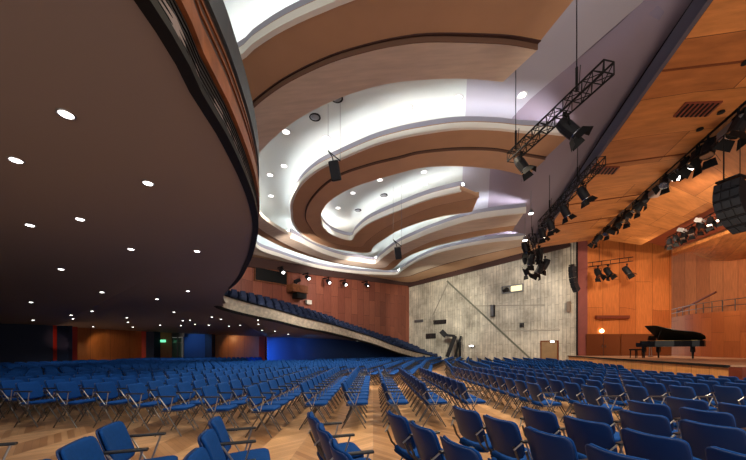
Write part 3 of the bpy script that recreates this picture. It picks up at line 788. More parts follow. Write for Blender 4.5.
# vents, small holes in the canopy
def canopy_at(x, y, h): return atH(x, y, h)
def plane_hit(x, y, p0, p1, p2):
    n = (p1 - p0).cross(p2 - p0); dr_ = V(((x - CX) / F, 1, (HY - y) / F)); o_ = V((0, 0, EYE))
    t = (p0 - o_).dot(n) / dr_.dot(n); return o_ + dr_ * t
lower = V((0, 0, -.04))
dirC = (a1 - a0).normalized()
def cvent(x, y, w, l, lab, pl=None):
    p = plane_hit(x, y, a0, a1, b0)
    e = empty('air_vent', p, math.atan2(dirC.y, dirC.x) - PI / 2)
    bm = B(); box(bm, (0, 0, -.01), (w, l, .05)); new_obj('frame', bm, 'canopyred', e)
    for k in range(7):
        bm = B(); box(bm, (-w / 2 + w * (k + .7) / 7.4, 0, -.05), (w * .05, l * .92, .03)); new_obj('slat', bm, 'black', e)
    tag(e, lab, 'vent'); e.rotation_euler = ((0, math.atan2(-(b0 - a0).z, (b0 - a0).xy.length), e.rotation_euler.z))
cvent(697, 109, .95, .62, 'large slatted air vent in the orange timber canopy')
cvent(604, 170, 1.0, .55, 'smaller slatted air vent in the canopy beside the middle truss')
for i, (x, y) in enumerate(((721, 112), (700, 129), (746, 62))):
    p = plane_hit(x, y, a0, a1, b0); bm = B(); lathe(bm, [(.09, .01), (.1, -.03), (.05, -.035)], 16); o = new_obj('canopy_socket', bm, 'black', loc=p)
    tag(o, ['small round black socket in the canopy, right of the large vent', 'small round black socket in the canopy, below the large vent', 'small round black socket in the canopy at the right picture edge'][i], 'socket')

# ================================================================== TRUSSES, LAMPS, SPEAKERS
def truss(label, a, b, s=.28, hang=(), bays=10, name='lighting_truss'):
    root = empty(name, a); tag(root, label, 'truss')
    L_ = (b - a).length; dd_ = (b - a).normalized(); side = dd_.cross(V((0, 0, 1))).normalized(); up = side.cross(dd_)
    cs = [(side * i + up * j) * s / 2 for i, j in ((-1, -1), (1, -1), (1, 1), (-1, 1))]
    bm = B()
    for c in cs: tube(bm, c, b - a + c, .022, 6)
    new_obj('chord', bm, 'black', root)
    bm = B()
    for k in range(bays):
        p, q = dd_ * (L_ * k / bays), dd_ * (L_ * (k + 1) / bays)
        for i in range(4):
            c1, c2 = cs[i], cs[(i + 1) % 4]
            tube(bm, p + (c1 if k % 2 else c2), q + (c2 if k % 2 else c1), .011, 5)
            if k == 0: tube(bm, p + c1, p + c2, .015, 5)
            tube(bm, q + c1, q + c2, .011, 5)
    new_obj('lattice', bm, 'black', root)
    for t, top in hang:
        p = dd_ * L_ * t
        bm = B(); tube(bm, p + up * s / 2, p + V((0, 0, .7)), .03, 6); tube(bm, p + V((0, 0, .7)), V((p.x, p.y, top - a.z)), .012, 6); tube(bm, p + V((.05, 0, .15)), p + V((.12, .05, .8)), .01, 5)
        new_obj('hanger', bm, 'black', root)
    return root
T1a, T1b = atH(609, 67, 6.0), atH(511, 158, 6.0)
truss('black box truss nearest the camera, hanging below the lilac ceiling', T1a, T1b, .26, ((.25, ch(5, .6)), (.93, ch(4.3, .7))), 12)
T2a, T2b = atH(601, 161, 6.3), atH(541, 224, 6.3)
truss('middle black box truss hanging beside the orange canopy', T2a, T2b, .28, ((.3, 9.6), (.8, 9.6)), 14)
T3a, T3b = atY(531, 236, 19.5), atY(538, 262, 18.5)
truss('far black truss hanging steeply in front of the concrete wall', T3a, T3b, .35, ((.1, 9.8),), 6)

def lamp_proto():
    root = empty('spotlight', (0, 0, 0))     # hangs at the origin, beam along +Y turned down
    bm = B(); tube(bm, (0, 0, 0), (0, 0, -.12), .022, 8); box(bm, (0, 0, -.01), (.07, .07, .05))
    new_obj('clamp', bm, 'black', root)
    bm = B(); bar(bm, (-.15, 0, -.12), (.15, 0, -.12), .03, .02); bar(bm, (-.15, 0, -.11), (-.15, 0, -.34), .03, .015, up=(1, 0, 0)); bar(bm, (.15, 0, -.11), (.15, 0, -.34), .03, .015, up=(1, 0, 0)); new_obj('yoke', bm, 'black', root)
    ax = V((0, .5, -.86)).normalized(); c = V((0, 0, -.32))
    bm = B(); tube(bm, c - ax * .22, c - ax * .08, .10, 14, .13); tube(bm, c - ax * .08, c + ax * .18, .13, 14, .125)
    hd = new_obj('housing', bm, 'black2', root)
    bm = B(); tube(bm, c + ax * .18, c + ax * .2, .115, 14); new_obj('lens', bm, 'coneglass', root)
    sidev = V((1, 0, 0)); u = ax.cross(sidev)
    for sgn, v in ((1, sidev), (-1, sidev), (1, u), (-1, u)):
        bm = B(); w = sidev if v is u else u
        p = c + ax * .2 + v * sgn * .12; q = c + ax * .36 + v * sgn * .2
        f = [p - w * .1, p + w * .1, q + w * .14, q - w * .14]
        vv = [bm.verts.new(k) for k in f] + [bm.verts.new(k + v * sgn * .006) for k in f]
        for idx in ((0, 1, 2, 3), (7, 6, 5, 4), (0, 4, 5, 1), (1, 5, 6, 2), (2, 6, 7, 3), (3, 7, 4, 0)): bm.faces.new([vv[i] for i in idx])
        new_obj('barn_door', bm, 'black', root)
    return root
lp = lamp_proto(); used = [False]
def lamp(p, rz, label, group=None, s=1.0, tilt=0.0):
    o = lp if not used[0] else copy_tree(lp); used[0] = True
    o.location = p; o.rotation_euler = (tilt, 0, rz); o.scale = (s, s, s); tag(o, label, 'spotlight', group); return o
up_ = V((0, 0, -.13))
lamp(T1a.lerp(T1b, .36) + up_, -1.9, 'largest black spotlight with barn doors under the nearest truss', 'stage spotlights', 1.25, .2)
lamp(T1a.lerp(T1b, .85) + up_, -2.0, 'black spotlight at the lower end of the nearest truss', 'stage spotlights', 1.1)
for t, lab in ((.22, 'uppermost'), (.5, 'second from the top'), (.78, 'third from the top'), (.97, 'lowest')):
    lamp(T2a.lerp(T2b, t) + up_, -1.9 + t, 'black spotlight under the middle truss, %s' % lab, 'stage spotlights', 1.2)
for i, (t, dx) in enumerate(((.15, -.4), (.4, .35), (.62, -.25), (.8, .5), (.97, .1))):
    lamp(T3a.lerp(T3b, t) + V((dx, 0, 0)), -1.0 + i * .6, 'black spotlight clustered on the far steep truss, %s from its top' % ['first', 'second', 'third', 'fourth', 'fifth'][i], 'stage spotlights', 1.5)
lamp(atY(526, 255, 19.6), -1.2, 'small black spotlight hanging left of the far steep truss, upper', 'stage spotlights', 1.3)
lamp(atY(526, 264, 19.6), -1.2, 'small black spotlight hanging left of the far steep truss, lower', 'stage spotlights', 1.3)
for x, y, nm in ((531, 212, 'upper'), (525, 239, 'lower')):
    bm = B(); tube(bm, (0, 0, .12), (0, 0, -.08), .09, 12, .13); tube(bm, (0, 0, .1), (0, 0, 1.2), .015, 6); p = atY(x, y, 17.5)
    e = empty('work_light', p); new_obj('housing', bm, 'greymetal', e)
    bm = B(); lathe(bm, [(.12, -.08), (.11, -.10), (.03, -.11)], 16); new_obj('lens', bm, 'glow', e); tag(e, 'small bright work light at the end of a ceiling cloud, %s one' % nm, 'work light')
# lamps in the slot between the canopy fields
sA, sB = (b0 + c0) / 2 + V((0, 0, .15)), (b1 + c1) / 2 + V((0, 0, .15))
bm = B(); tube(bm, V((0, 0, 0)), sB - sA, .03, 8)
o = new_obj('lamp_bar', bm, 'black', loc=sA); tag(o, 'long black lamp bar in the slot between the orange canopy fields', 'lamp bar')
def on_line(x, A, Bq):
    a = (x - CX) / F; d_ = Bq - A
    t = (a * A.y - A.x) / (d_.x - a * d_.y); return A + d_ * t
LS = [(597, 1.0), (607, 1.0), (617, 1.1), (625, 1.1), (636, 1.0), (646, 1.0), (666, 1.0), (685, 1.0), (697, 1.2), (708, 1.2), (738, 1.3)]
for i, (x, s) in enumerate(LS):
    p = on_line(x, sA, sB)
    lamp(p, PI / 2 + .4 * math.sin(i * 2.3), 'black lamp in the canopy slot, %s from the pillar end' % order[i].replace('leftmost', 'first'), 'lamps in the canopy slot', s * 1.35, .1 * math.cos(i))
# long white floods in the slot
for i, (x, l, lab) in enumerate(((656, .8, 'grey flood lamp lying in the canopy slot, nearer the pillar'), (679, .9, 'white faced flood lamp lying in the canopy slot, its middle'), (731, .8, 'grey blue flood lamp in the canopy slot near the right edge'))):
    p = on_line(x, sA, sB) + V((.1, 0, -.45)); e = empty('flood_lamp', p, 1.3)
    l *= 1.25; bm = B(); box(bm, (0, 0, 0), (l, .34, .28)); bevel_all(bm, .05); new_obj('housing', bm, 'greymetal', e)
    bm = B(); box(bm, (0, -.06, -.145), (l * .85, .26, .02)); new_obj('lens', bm, 'glow' if i == 1 else 'chrome', e); tag(e, lab, 'flood lamp')
# bar in the red recess
r0, r1 = atY(667, 238, 20), atY(728, 205, 14.5)
bm = B(); tube(bm, (0, 0, 0), r1 - r0, .03, 8)
o = new_obj('lamp_bar', bm, 'black', loc=r0); tag(o, 'black lamp bar inside the dark red recess over the stage', 'lamp bar')
for i in range(7):
    lamp(r0.lerp(r1, (i + .4) / 7), 2.4 + .5 * math.sin(i * 1.9), 'lamp on the bar in the dark red recess, %s from its far end' % order[i].replace('leftmost', 'first'), 'lamps in the red recess', 1.1)
for i in range(2):
    p = r0.lerp(r1, .35 + .3 * i) + V((-.1, 0, -.1)); e = empty('flood_lamp', p, .5)
    bm = B(); box(bm, (0, 0, 0), (.6, .3, .2), Matrix.Rotation(.5, 4, 'X')); bevel_all(bm, .04); new_obj('housing', bm, mat('pale grey casing', (.5, .5, .52), .4), e)
    bm = B(); box(bm, (0, -.05, -.12), (.5, .2, .02)); new_obj('lens', bm, 'coneglass', e); tag(e, ['pale grey flood lamp in the red recess, far one', 'pale grey flood lamp in the red recess, near one'][i], 'flood lamp')
# bar on the stage wall with three lamps
q0_, q1_ = atY(588, 267, 23.6), atY(633, 261, 23.6)
bm = B(); 
for dz in (0, .3): tube(bm, V((0, 0, dz)), q1_ - q0_ + V((0, 0, dz)), .03, 8)
for t in (.1, .3, .5, .7, .9): tube(bm, (q1_ - q0_) * t, (q1_ - q0_) * t + V((0, 0, .3)), .02, 6)
for t in (.25, .8): tube(bm, (q1_ - q0_) * t + V((0, 0, .3)), (q1_ - q0_) * t + V((0, 0, 1.6)), .015, 6)
o = new_obj('lamp_bar', bm, 'black', loc=q0_); tag(o, 'black double lamp bar hanging before the orange stage side wall', 'lamp bar')
for i, x in enumerate((598, 608, 627)):
    lamp(atY(x, 266 - i, 23.6) + V((0, 0, 0)), PI + .4 * i, 'black spotlight on the bar before the orange stage wall, %s' % ['left one', 'middle one', 'right one'][i], 'lamps before the stage wall', 1.6)

def line_array(label, pts, w, dpt, tw):
    """a curved column of wedge boxes, pts run down its front; tw turns its face to the hall"""
    root = empty('line_array_speaker', pts[0], tw); tag(root, label, 'speaker')
    top = pts[0]; loc_ = []
    Ri = Matrix.Rotation(-tw, 3, 'Z')
    for p in pts: loc_.append(V((0, (p - top).x * 1.5, (p - top).z)))
    for a, b in zip(loc_, loc_[1:]):
        dn = (b - a).normalized(); bk = V((0, -dn.z, dn.y)); bk = bk if bk.y > 0 else -bk
        a2, b2 = a + dn * .008, b - dn * .008
        bm = B(); vv = []
        for sx in (-1, 1):
            for p, q in ((a2, .0), (b2, .0), (b2 - dn * .03, dpt), (a2 + dn * .03, dpt)):
                vv.append(bm.verts.new(V((sx * w / 2, 0, 0)) + p + bk * q))
        for f in ((0, 1, 2, 3), (7, 6, 5, 4), (0, 4, 5, 1), (1, 5, 6, 2), (2, 6, 7, 3), (3, 7, 4, 0)): bm.faces.new([vv[k] for k in f])
        bx_ = new_obj('speaker_box', bm, 'black2', root)
        bm = B()
        for sx in (-.34, 0, .34):
            bar(bm, V((sx * w, -.0, 0)) + a.lerp(b, .14) - bk * .012, V((sx * w, 0, 0)) + a.lerp(b, .86) - bk * .012, w * .29, .02, up=bk)
        new_obj('grille', bm, 'gridgrey', bx_)
    bm = B(); box(bm, (0, dpt / 2, .07), (w * .9, dpt, .06)); tube(bm, (-w * .3, dpt / 2, .1), (-w * .3, dpt / 2, 1.6), .02); tube(bm, (w * .3, dpt / 2, .1), (w * .3, dpt / 2, 1.6), .012); new_obj('flying_frame', bm, 'black', root)
    return root
Yl = 10.0
pts = [atY(727, 181, Yl), atY(726.5, 190, Yl - .03), atY(727, 199, Yl - .05), atY(729, 208, Yl - .03), atY(732, 216, Yl + .02), atY(736.5, 223.5, Yl + .1), atY(742, 230, Yl + .2)]
line_array('large curved black line array speaker hanging at the right edge', pts, .62, .5, -1.25)
Yl = 22
pts = [atY(570.5, 266, Yl), atY(570.5, 272, Yl), atY(571, 278, Yl), atY(572, 283, Yl), atY(573.5, 288, Yl), atY(575.5, 292, Yl)]
line_array('slim curved black line array speaker hanging before the concrete wall edge', pts, .32, .35, -1.2)
# hanging pair of small speakers in the hall
def hanging_speaker(x, y, Y, s, label):
    p = atY(x, y, Y); root = empty('hanging_speaker', p); tag(root, label, 'speaker')
    R_ = Matrix.Rotation(.45, 4, 'X') @ Matrix.Rotation(-.15, 4, 'Y')
    bm = B(); box(bm, (0, 0, 0), (.34 * s, .3 * s, .62 * s), R_); bevel_all(bm, .05 * s); new_obj('cabinet', bm, 'black2', root)
    bm = B(); box(bm, R_ @ V((0, -.16 * s, 0)), (.28 * s, .02, .54 * s), R_); new_obj('grille', bm, 'gridgrey', root)
    bm = B(); path(bm, [V((-.05, 0, .3 * s)), V((-.1, 0, .5 * s)), V((-.25 * s, .1, .75 * s))], .02); path(bm, [V((-.25 * s, .1, .75 * s)), V((.18 * s, 0, .35 * s))], .02); new_obj('bracket', bm, 'black', root)
    top = ch(p.x, UP - .02) - p.z
    bm = B(); tube(bm, V((-.25 * s, .1, .75 * s)), V((-.25 * s, .1, top)), .008, 5); tube(bm, V((.18 * s, 0, .35 * s)), V((.18 * s, 0, top)), .008, 5); new_obj('wire', bm, 'greymetal', root)
hanging_speaker(335, 171, 11, 1.0, 'black speaker hanging on two wires before the curved cloud')
hanging_speaker(398, 253, 17, 1.0, 'small black speaker hanging before the far ceiling cloud cusp')
# balcony technical details on the red wall: dark window, box, lamps
def on_left(x, y, off=.1):
    a = (x - CX) / F; d_ = WC - WL
    t = (a * WL.y - WL.x) / (d_.x - a * d_.y); p = WL + d_ * t
    nn = V((d_.y, -d_.x, 0)).normalized()
    return V((p.x, p.y, EYE + (HY - y) * p.y / F)) + nn * off
angL = math.atan2((WC - WL).y, (WC - WL).x)
e = empty('projection_window', on_left(271, 276.5, .05), angL)
bm = B(); box(bm, (0, 0, 0), (2.7, .1, .95)); new_obj('pane', bm, 'black', e)
bm = B()
for q in ((0, .5, 2.8, .07), (0, -.5, 2.8, .07)): box(bm, (q[0], -.03, q[1]), (q[2], .12, q[3]))
for sx in (-1.37, 1.37): box(bm, (sx, -.03, 0), (.07, .12, 1.0))
new_obj('frame', bm, 'rail', e); tag(e, 'wide dark control booth window in the red wall above the balcony seats', 'window')
e = empty('speaker_box', on_left(294, 290, .5), angL)
bm = B(); box(bm, (0, 0, 0), (1.5, .9, .6)); bevel_all(bm, .03); new_obj('cabinet', bm, 'rail', e)
bm = B(); box(bm, (.2, 0, -.5), (.9, .7, .5)); new_obj('base', bm, 'black', e); tag(e, 'brown projecting box on the red wall over the balcony seats', 'control box')
e = empty('moving_lamp', on_left(293, 283, .5), angL); bm = B(); tube(bm, (-.2, 0, 0), (.25, -.1, .2), .14, 12); tube(bm, (0, 0, -.2), (0, 0, .1), .06); new_obj('housing', bm, 'black2', e); tag(e, 'black lamp standing on the brown box of the red wall', 'lamp')
for i, (x, y) in enumerate(((276.5, 273), (302, 279), (322.5, 283), (339, 285), (361, 286))):
    e = empty('wall_spotlight', on_left(x, y, .8), angL); tag(e, 'black wall spotlight under the cloud on the red wall, %s from the left' % ['first', 'second', 'third', 'fourth', 'fifth'][i], 'spotlight', 'spotlights along the red wall')
    bm = B(); box(bm, (0, .3, .35), (.08, .8, .08)); box(bm, (0, -.05, .2), (.06, .06, .35)); new_obj('arm', bm, 'black', e)
    bm = B(); tube(bm, (0, .15, .12), (0, -.18, -.12), .17, 12, .2); new_obj('housing', bm, 'black2', e)
    bm = B(); tube(bm, (0, -.18, -.12), (0, -.2, -.14), .11 if i < 4 else .05, 12); new_obj('lens', bm, 'glow', e)
    if i in (2, 4):
        pass
bm = B(); box(bm, (0, 0, 0), (.5, .3, .35)); bevel_all(bm, .02); o = new_obj('notice_box', bm, 'ivory', loc=on_left(307, 302.5, .2)); o.rotation_euler.z = angL; tag(o, 'small white box low on the red wall above the last row', 'box')

# ================================================================== PIANO
K = V((15.0, 17.4, SH)); Tl = V((15.75, 15.2, SH))
dirp = (Tl - K).normalized(); rzp = math.atan2(dirp.y, dirp.x)
pn = empty('grand_piano', K, rzp); pn.scale = (.78, .9, .94); tag(pn, 'black concert grand piano with open lid on the stage', 'piano')
# local: +x keyboard to tail ; audience side is -x world = local right hand of travel
sgn = -1     # treble side towards the hall
OUT = [(0, 0), (2.45, 0), (2.68, .12), (2.74, .36), (2.66, .62), (2.4, .80), (2.0, .90), (1.6, 1.02), (1.2, 1.25), (.85, 1.5), (.6, 1.56), (0, 1.56)]
OUT = [(x, (y - .78) * sgn) for x, y in OUT]
def outprism(name, z0, z1, m, sc=1.0, pts=None):
    bm = B(); P_ = [V(((x - 1.2) * sc + 1.2, y * sc, 0)) for x, y in (pts or OUT)]
    prism(bm, P_, z0, z1); return new_obj(name, bm, m, pn)
outprism('case', .66, .98, 'piano'); outprism('plate', .975, .99, 'gold', .94)
bm = B(); box(bm, (-.12, 0, .70), (.3, 1.5, .1)); new_obj('keybed', bm, 'piano', pn)
bm = B(); box(bm, (-.15, 0, .765), (.16, 1.25, .03)); new_obj('keyboard', bm, 'ivory', pn)
bm = B(); box(bm, (-.1, .73, .80), (.34, .1, .18)); box(bm, (-.1, -.73, .80), (.34, .1, .18)); box(bm, (0, 0, .9), (.06, 1.5, .2)); new_obj('key_cheek', bm, 'piano', pn)
# lid, hinged on the far side
hy = .78
bm = B(); T_ = Matrix.Translation((0, hy, 1.0)) @ Matrix.Rotation(math.radians(-32), 4, 'X') @ Matrix.Translation((0, -hy, 0))
P_ = [V((x, y, 0)) for x, y in OUT if True]
P_ = [V((max(.45, p.x), p.y, 0)) for p in P_]
prism(bm, P_, 0, .03); bmesh.ops.transform(bm, matrix=T_, verts=bm.verts); new_obj('lid', bm, 'piano', pn)
bm = B(); box(bm, (.28, 0, .045), (.42, 1.5, .025)); bmesh.ops.transform(bm, matrix=T_, verts=bm.verts); new_obj('front_lid', bm, 'piano', pn)
bm = B(); tube(bm, (.9, -.62, .98), (1.0, -.35, 1.68), .015); new_obj('prop_stick', bm, 'piano', pn)
bm = B(); box(bm, (.22, 0, 1.16), (.02, .75, .28), Matrix.Rotation(.35, 4, 'Y')); new_obj('music_desk', bm, 'piano', pn)
for x, y in ((.15, .65), (.15, -.65), (2.3, .2)):
    bm = B(); box(bm, (x, y, .52), (.17, .17, .3)); tube(bm, (x, y, .4), (x, y, .1), .07, 12, .045); tube(bm, (x, y, .1), (x, y, .04), .05, 10)
    lg = new_obj('leg', bm, 'piano', pn)
    bm = B(); tube(bm, (x - .02, y, .04), (x + .02, y, .04), .04, 12); new_obj('caster', bm, 'chrome', lg)
bm = B(); box(bm, (.1, 0, .12), (.12, .3, .08)); tube(bm, (.1, .1, .12), (.1, .08, .66), .02); tube(bm, (.1, -.1, .12), (.1, -.08, .66), .02); new_obj('pedal_lyre', bm, 'chrome', pn)
bn = empty('piano_bench', K - dirp * .62 + V((0, 0, 0)), rzp); tag(bn, 'small black piano bench at the keyboard end of the grand piano', 'bench')
bm = B(); box(bm, (0, 0, .47), (.36, .65, .09)); bevel_all(bm, .02); new_obj('seat', bm, 'piano', bn)
for sx in (-1, 1):
    for sy in (-1, 1):
        bm = B(); tube(bm, (sx * .14, sy * .28, 0), (sx * .13, sy * .27, .43), .02, 8, .03); new_obj('leg', bm, 'piano', bn)

# ================================================================== CHAIRS
def cushion(w, h, t, curve, rnd, nx=10, ny=8):
    """rounded, slightly dished pad in the x-y plane, thickness along z"""
    bm = B(); top, bot = [], []
    def sq(u, v):       # square to rounded rectangle
        x, y = u * w / 2, v * h / 2
        cxr, cyr = w / 2 - rnd, h / 2 - rnd
        ax, ay = abs(x), abs(y)
        if ax > cxr and ay > cyr:
            dx, dy = (ax - cxr) / rnd, (ay - cyr) / rnd
            m_ = max(dx, dy); L_ = math.hypot(dx, dy)
            k_ = m_ / L_ if L_ > 0 else 1
            ax, ay = cxr + dx * k_ * rnd, cyr + dy * k_ * rnd
        return math.copysign(ax, x), math.copysign(ay, y)
    us = [-1, -.93, -.8, -.55, -.2, .2, .55, .8, .93, 1]
    for side in (1, -1):
        g = []
        for v in us:
            r = []
            for u in us:
                x, y = sq(u, v)
                e = max(abs(u), abs(v)); edge = math.sqrt(max(0, 1 - e ** 6)) if e < 1 else 0
                z = curve * ((x / (w / 2)) ** 2) + side * t / 2 * (.35 + .65 * edge)
                r.append(bm.verts.new((x, y, z)))
            g.append(r)
        for j in range(len(us) - 1):
            for i in range(len(us) - 1):
                q = (g[j][i], g[j][i+1], g[j+1][i+1], g[j+1][i])
                bm.faces.new(q if side > 0 else q[::-1])
        (top if side > 0 else bot).append(g)
    a, b = top[0], bot[0]; n = len(us)
    ring_a = [a[0][i] for i in range(n)] + [a[j][-1] for j in range(1, n)] + [a[-1][i] for i in range(n-2, -1, -1)] + [a[j][0] for j in range(n-2, 0, -1)]
    ring_b = [b[0][i] for i in range(n)] + [b[j][-1] for j in range(1, n)] + [b[-1][i] for i in range(n-2, -1, -1)] + [b[j][0] for j in range(n-2, 0, -1)]
    for k in range(len(ring_a)):
        k2 = (k + 1) % len(ring_a); bm.faces.new((ring_a[k], ring_b[k], ring_b[k2], ring_a[k2]))
    return bm
# chair looks along +X; +Y is its left
def seat_bm(t=.05):
    bm = cushion(.42, .40, t, .006, .07)
    for v in bm.verts:
        x, y = v.co.x, v.co.y
        if y > .12: v.co.z -= (y - .12) ** 2 * 1.2
        v.co.x, v.co.y = y, x
    bmesh.ops.transform(bm, matrix=Matrix.Translation((.03, 0, .45)) @ Matrix.Rotation(-.07, 4, 'Y'), verts=bm.verts); return bm
def back_bm(t=.045, off=0.0, s=1.0):
    bm = cushion(.43 * s, .35 * s, t, 0, .06)
    for v in bm.verts:
        x, y, z = v.co; xx = x
        # x across -> world y ; y up ; z front(+X), sides wrap forward
        v.co = V((z + .045 * (xx / .215) ** 2 + off, xx, y))
    bmesh.ops.transform(bm, matrix=Matrix.Translation((-.215, 0, .66)) @ Matrix.Rotation(-.33, 4, 'Y'), verts=bm.verts); return bm
def bent(bm, pts, r, seg=8): path(bm, pts, r, seg)
def make_chair():
    root = empty('stacking_chair', (0, 0, 0))
    new_obj('seat', seat_bm(), 'fabric', root, True)
    bm = cushion(.43, .41, .02, .006, .07)
    for v in bm.verts: v.co.x, v.co.y = v.co.y, v.co.x
    bmesh.ops.transform(bm, matrix=Matrix.Translation((.03, 0, .422)) @ Matrix.Rotation(-.07, 4, 'Y'), verts=bm.verts); new_obj('seat_shell', bm, 'shell', root, True)
    new_obj('backrest', back_bm(.035, .014, .97), 'fabric', root, True)
    new_obj('back_shell', back_bm(.02, -.012), 'shell', root, True)
    for s in (-1, 1):
        y = s * .2
        bm = B(); bent(bm, [(-.02, y, .43), (-.06, y * 1.02, .40), (.19, y * 1.06, .0)], .0105); new_obj('leg', bm, 'steel', root)
        bm = B(); bent(bm, [(.02, y, .43), (.0, y * 1.02, .40), (-.25, y * 1.06, .0)], .0105); new_obj('leg', bm, 'steel', root)
        bm = B(); bent(bm, [(.18, y, .425), (-.12, y, .43), (-.185, y * 1.0, .50), (-.235, y * .96, .62)], .0105); new_obj('frame_rail', bm, 'steel', root)
    bm = B(); bent(bm, [(.04, -.2, .412), (.04, .2, .412)], .010); bent(bm, [(-.1, -.2, .412), (-.1, .2, .412)], .010); new_obj('cross_bar', bm, 'steel', root)
    add_arm(root, -1)
    return root
def add_arm(root, s):
    y = s * .25
    bm = B(); box(bm, (-.045, y, .675), (.31, .042, .022)); bevel_all(bm, .009, 2)
    ar = new_obj('armrest', bm, 'armpad', root)
    bm = B(); bent(bm, [(-.02, s * .21, .43), (-.16, y, .665)], .008, 6); bent(bm, [(.0, s * .21, .43), (.07, y, .665)], .008, 6); bent(bm, [(-.25, s * .21, .60), (-.19, y, .67)], .008, 6)
    new_obj('arm_bracket', bm, 'chrome', ar)
chair_a = make_chair(); chair_b = copy_tree(chair_a); add_arm(chair_b, 1)

def seg_clear(p):
    """inside the seating area of the hall"""
    # stage front
    q = p - S0; side = dS.x * q.y - dS.y * q.x        # >0 : hall side
    if p.y > 8.8 and side < 1.15: return False
    if p.y <= 8.8 and p.x > 9.4: return False
    dW = (WR - WC).normalized(); q = p - WC
    if dW.x * q.y - dW.y * q.x > -1.6: return False
    dL = (WC - WL).normalized(); q = p - WL
    if dL.x * q.y - dL.y * q.x > -3.9 and p.x > -9.5: return False
    # the side arm reaches the floor here
    if p.x > -1 and p.y > 25.5 and (p - V((2.1, 30.5, 0))).dot(V((.62, -.78, 0))) < 0.9 and p.x < 7: return False
    if p.x < -12.3 and p.y > 26.3 + (p.x + 19) * .25: return False
    if p.x < -18.3 or (p.x < -9.4 and p.y > 28.2): return False
    return True
rows_info = []
def rowname(k):
    return order[k].replace('leftmost', 'first') if 0 <= k < 20 else 'far'
places = []   # (dist, pos, phi, double_arm, block, row, seat)
# block 0: the short rows around the camera
f0 = [(-3.2, 2.3), (-2.17, 2.62), (-1.41, 2.84), (-.58, 3.05), (.21, 3.13), (.96, 3.4), (1.71, 3.35), (2.48, 3.66), (3.25, 3.8), (4.0, 4.1)]
ph = math.radians(-20)
for r, (x, y) in enumerate(f0):
    for k in range(5):
        p = V((x, y, 0)) - V((math.sin(ph), math.cos(ph), 0)) * (.515 * k)
        if p.y < 1.45 or p.x / p.y > 1.45: continue
        places.append((p.length, p, ph, k == 0, 0, r, k))
# block 1
X1 = [(-2.1 - .77 * k) for k in range(14, -1, -1)] + [-1.33, -.57, .2, .95, 1.7, 3.0, 3.78, 4.55, 5.32, 6.09, 6.86, 7.63, 8.4]
def zstart(X):
    pts = [(-14, 8.8), (-9, 7.4), (-6.6, 6.15), (-5.4, 6.2), (-4.6, 6.0), (-3.6, 5.55), (-2.1, 5.5), (-1.3, 6.05), (.2, 6.2), (1.7, 6.3), (2.4, 6.3), (3.0, 6.05), (3.8, 5.6), (9, 5.45)]
    for (a, za), (b, zb) in zip(pts, pts[1:]):
        if a <= X <= b: return za + (zb - za) * (X - a) / (b - a)
    return 7.0
for r, X in enumerate(X1):
    z = zstart(X); k = 0
    while z < 12.0:
        p = V((X, z, 0))
        if seg_clear(p) and abs(p.x / p.y) < 1.5: places.append((p.length, p, 0.0, k == 0 and False, 1, r, k))
        z += .53; k += 1
t11, t19 = math.radians(11), math.radians(17.5)
X2 = [-2.1 - .77 * k for k in range(26, -1, -1)] + X1[15:] + [9.2, 10, 10.8, 11.6, 12.4]
for r, X in enumerate(X2):
    for k in range(15):
        p = V((X + .25, 13.3, 0)) + V((math.sin(t11), math.cos(t11), 0)) * (.53 * k)
        if seg_clear(p) and abs(p.x / p.y) < 1.3: places.append((p.length, p, t11, False, 2, r, k))
    for k in range(24):
        p = V((X + 2.0, 22.4, 0)) + V((math.sin(t19), math.cos(t19), 0)) * (.53 * k)
        if seg_clear(p): places.append((p.length, p, t19, False, 3, r, k))
places.sort(key=lambda t: t[0])
blockn = ['front block by the camera', 'middle block', 'farther block', 'farthest block']
NCH = 300
ua = ub = False
for i, (dist, p, phi, dbl, blk, r, k) in enumerate(places[:NCH]):
    if dbl:
        o = chair_b if not ub else copy_tree(chair_b); ub = True
    else:
        o = chair_a if not ua else copy_tree(chair_a); ua = True
    o.location = p + V((math.cos(phi), -math.sin(phi), 0)) * .24; o.rotation_euler = (0, 0, -phi + random.uniform(-.025, .025))
    if blk == 0: lab = 'blue chair nearest the camera, %s row from left, %s from cross aisle' % (ordn(r), ordn(k))
    else: lab = 'blue chair in the %s, %s row from left, %s from cross aisle' % (blockn[blk], ordn(r), ordn(k))
    tag(o, lab, 'chair', 'blue padded hall chairs')
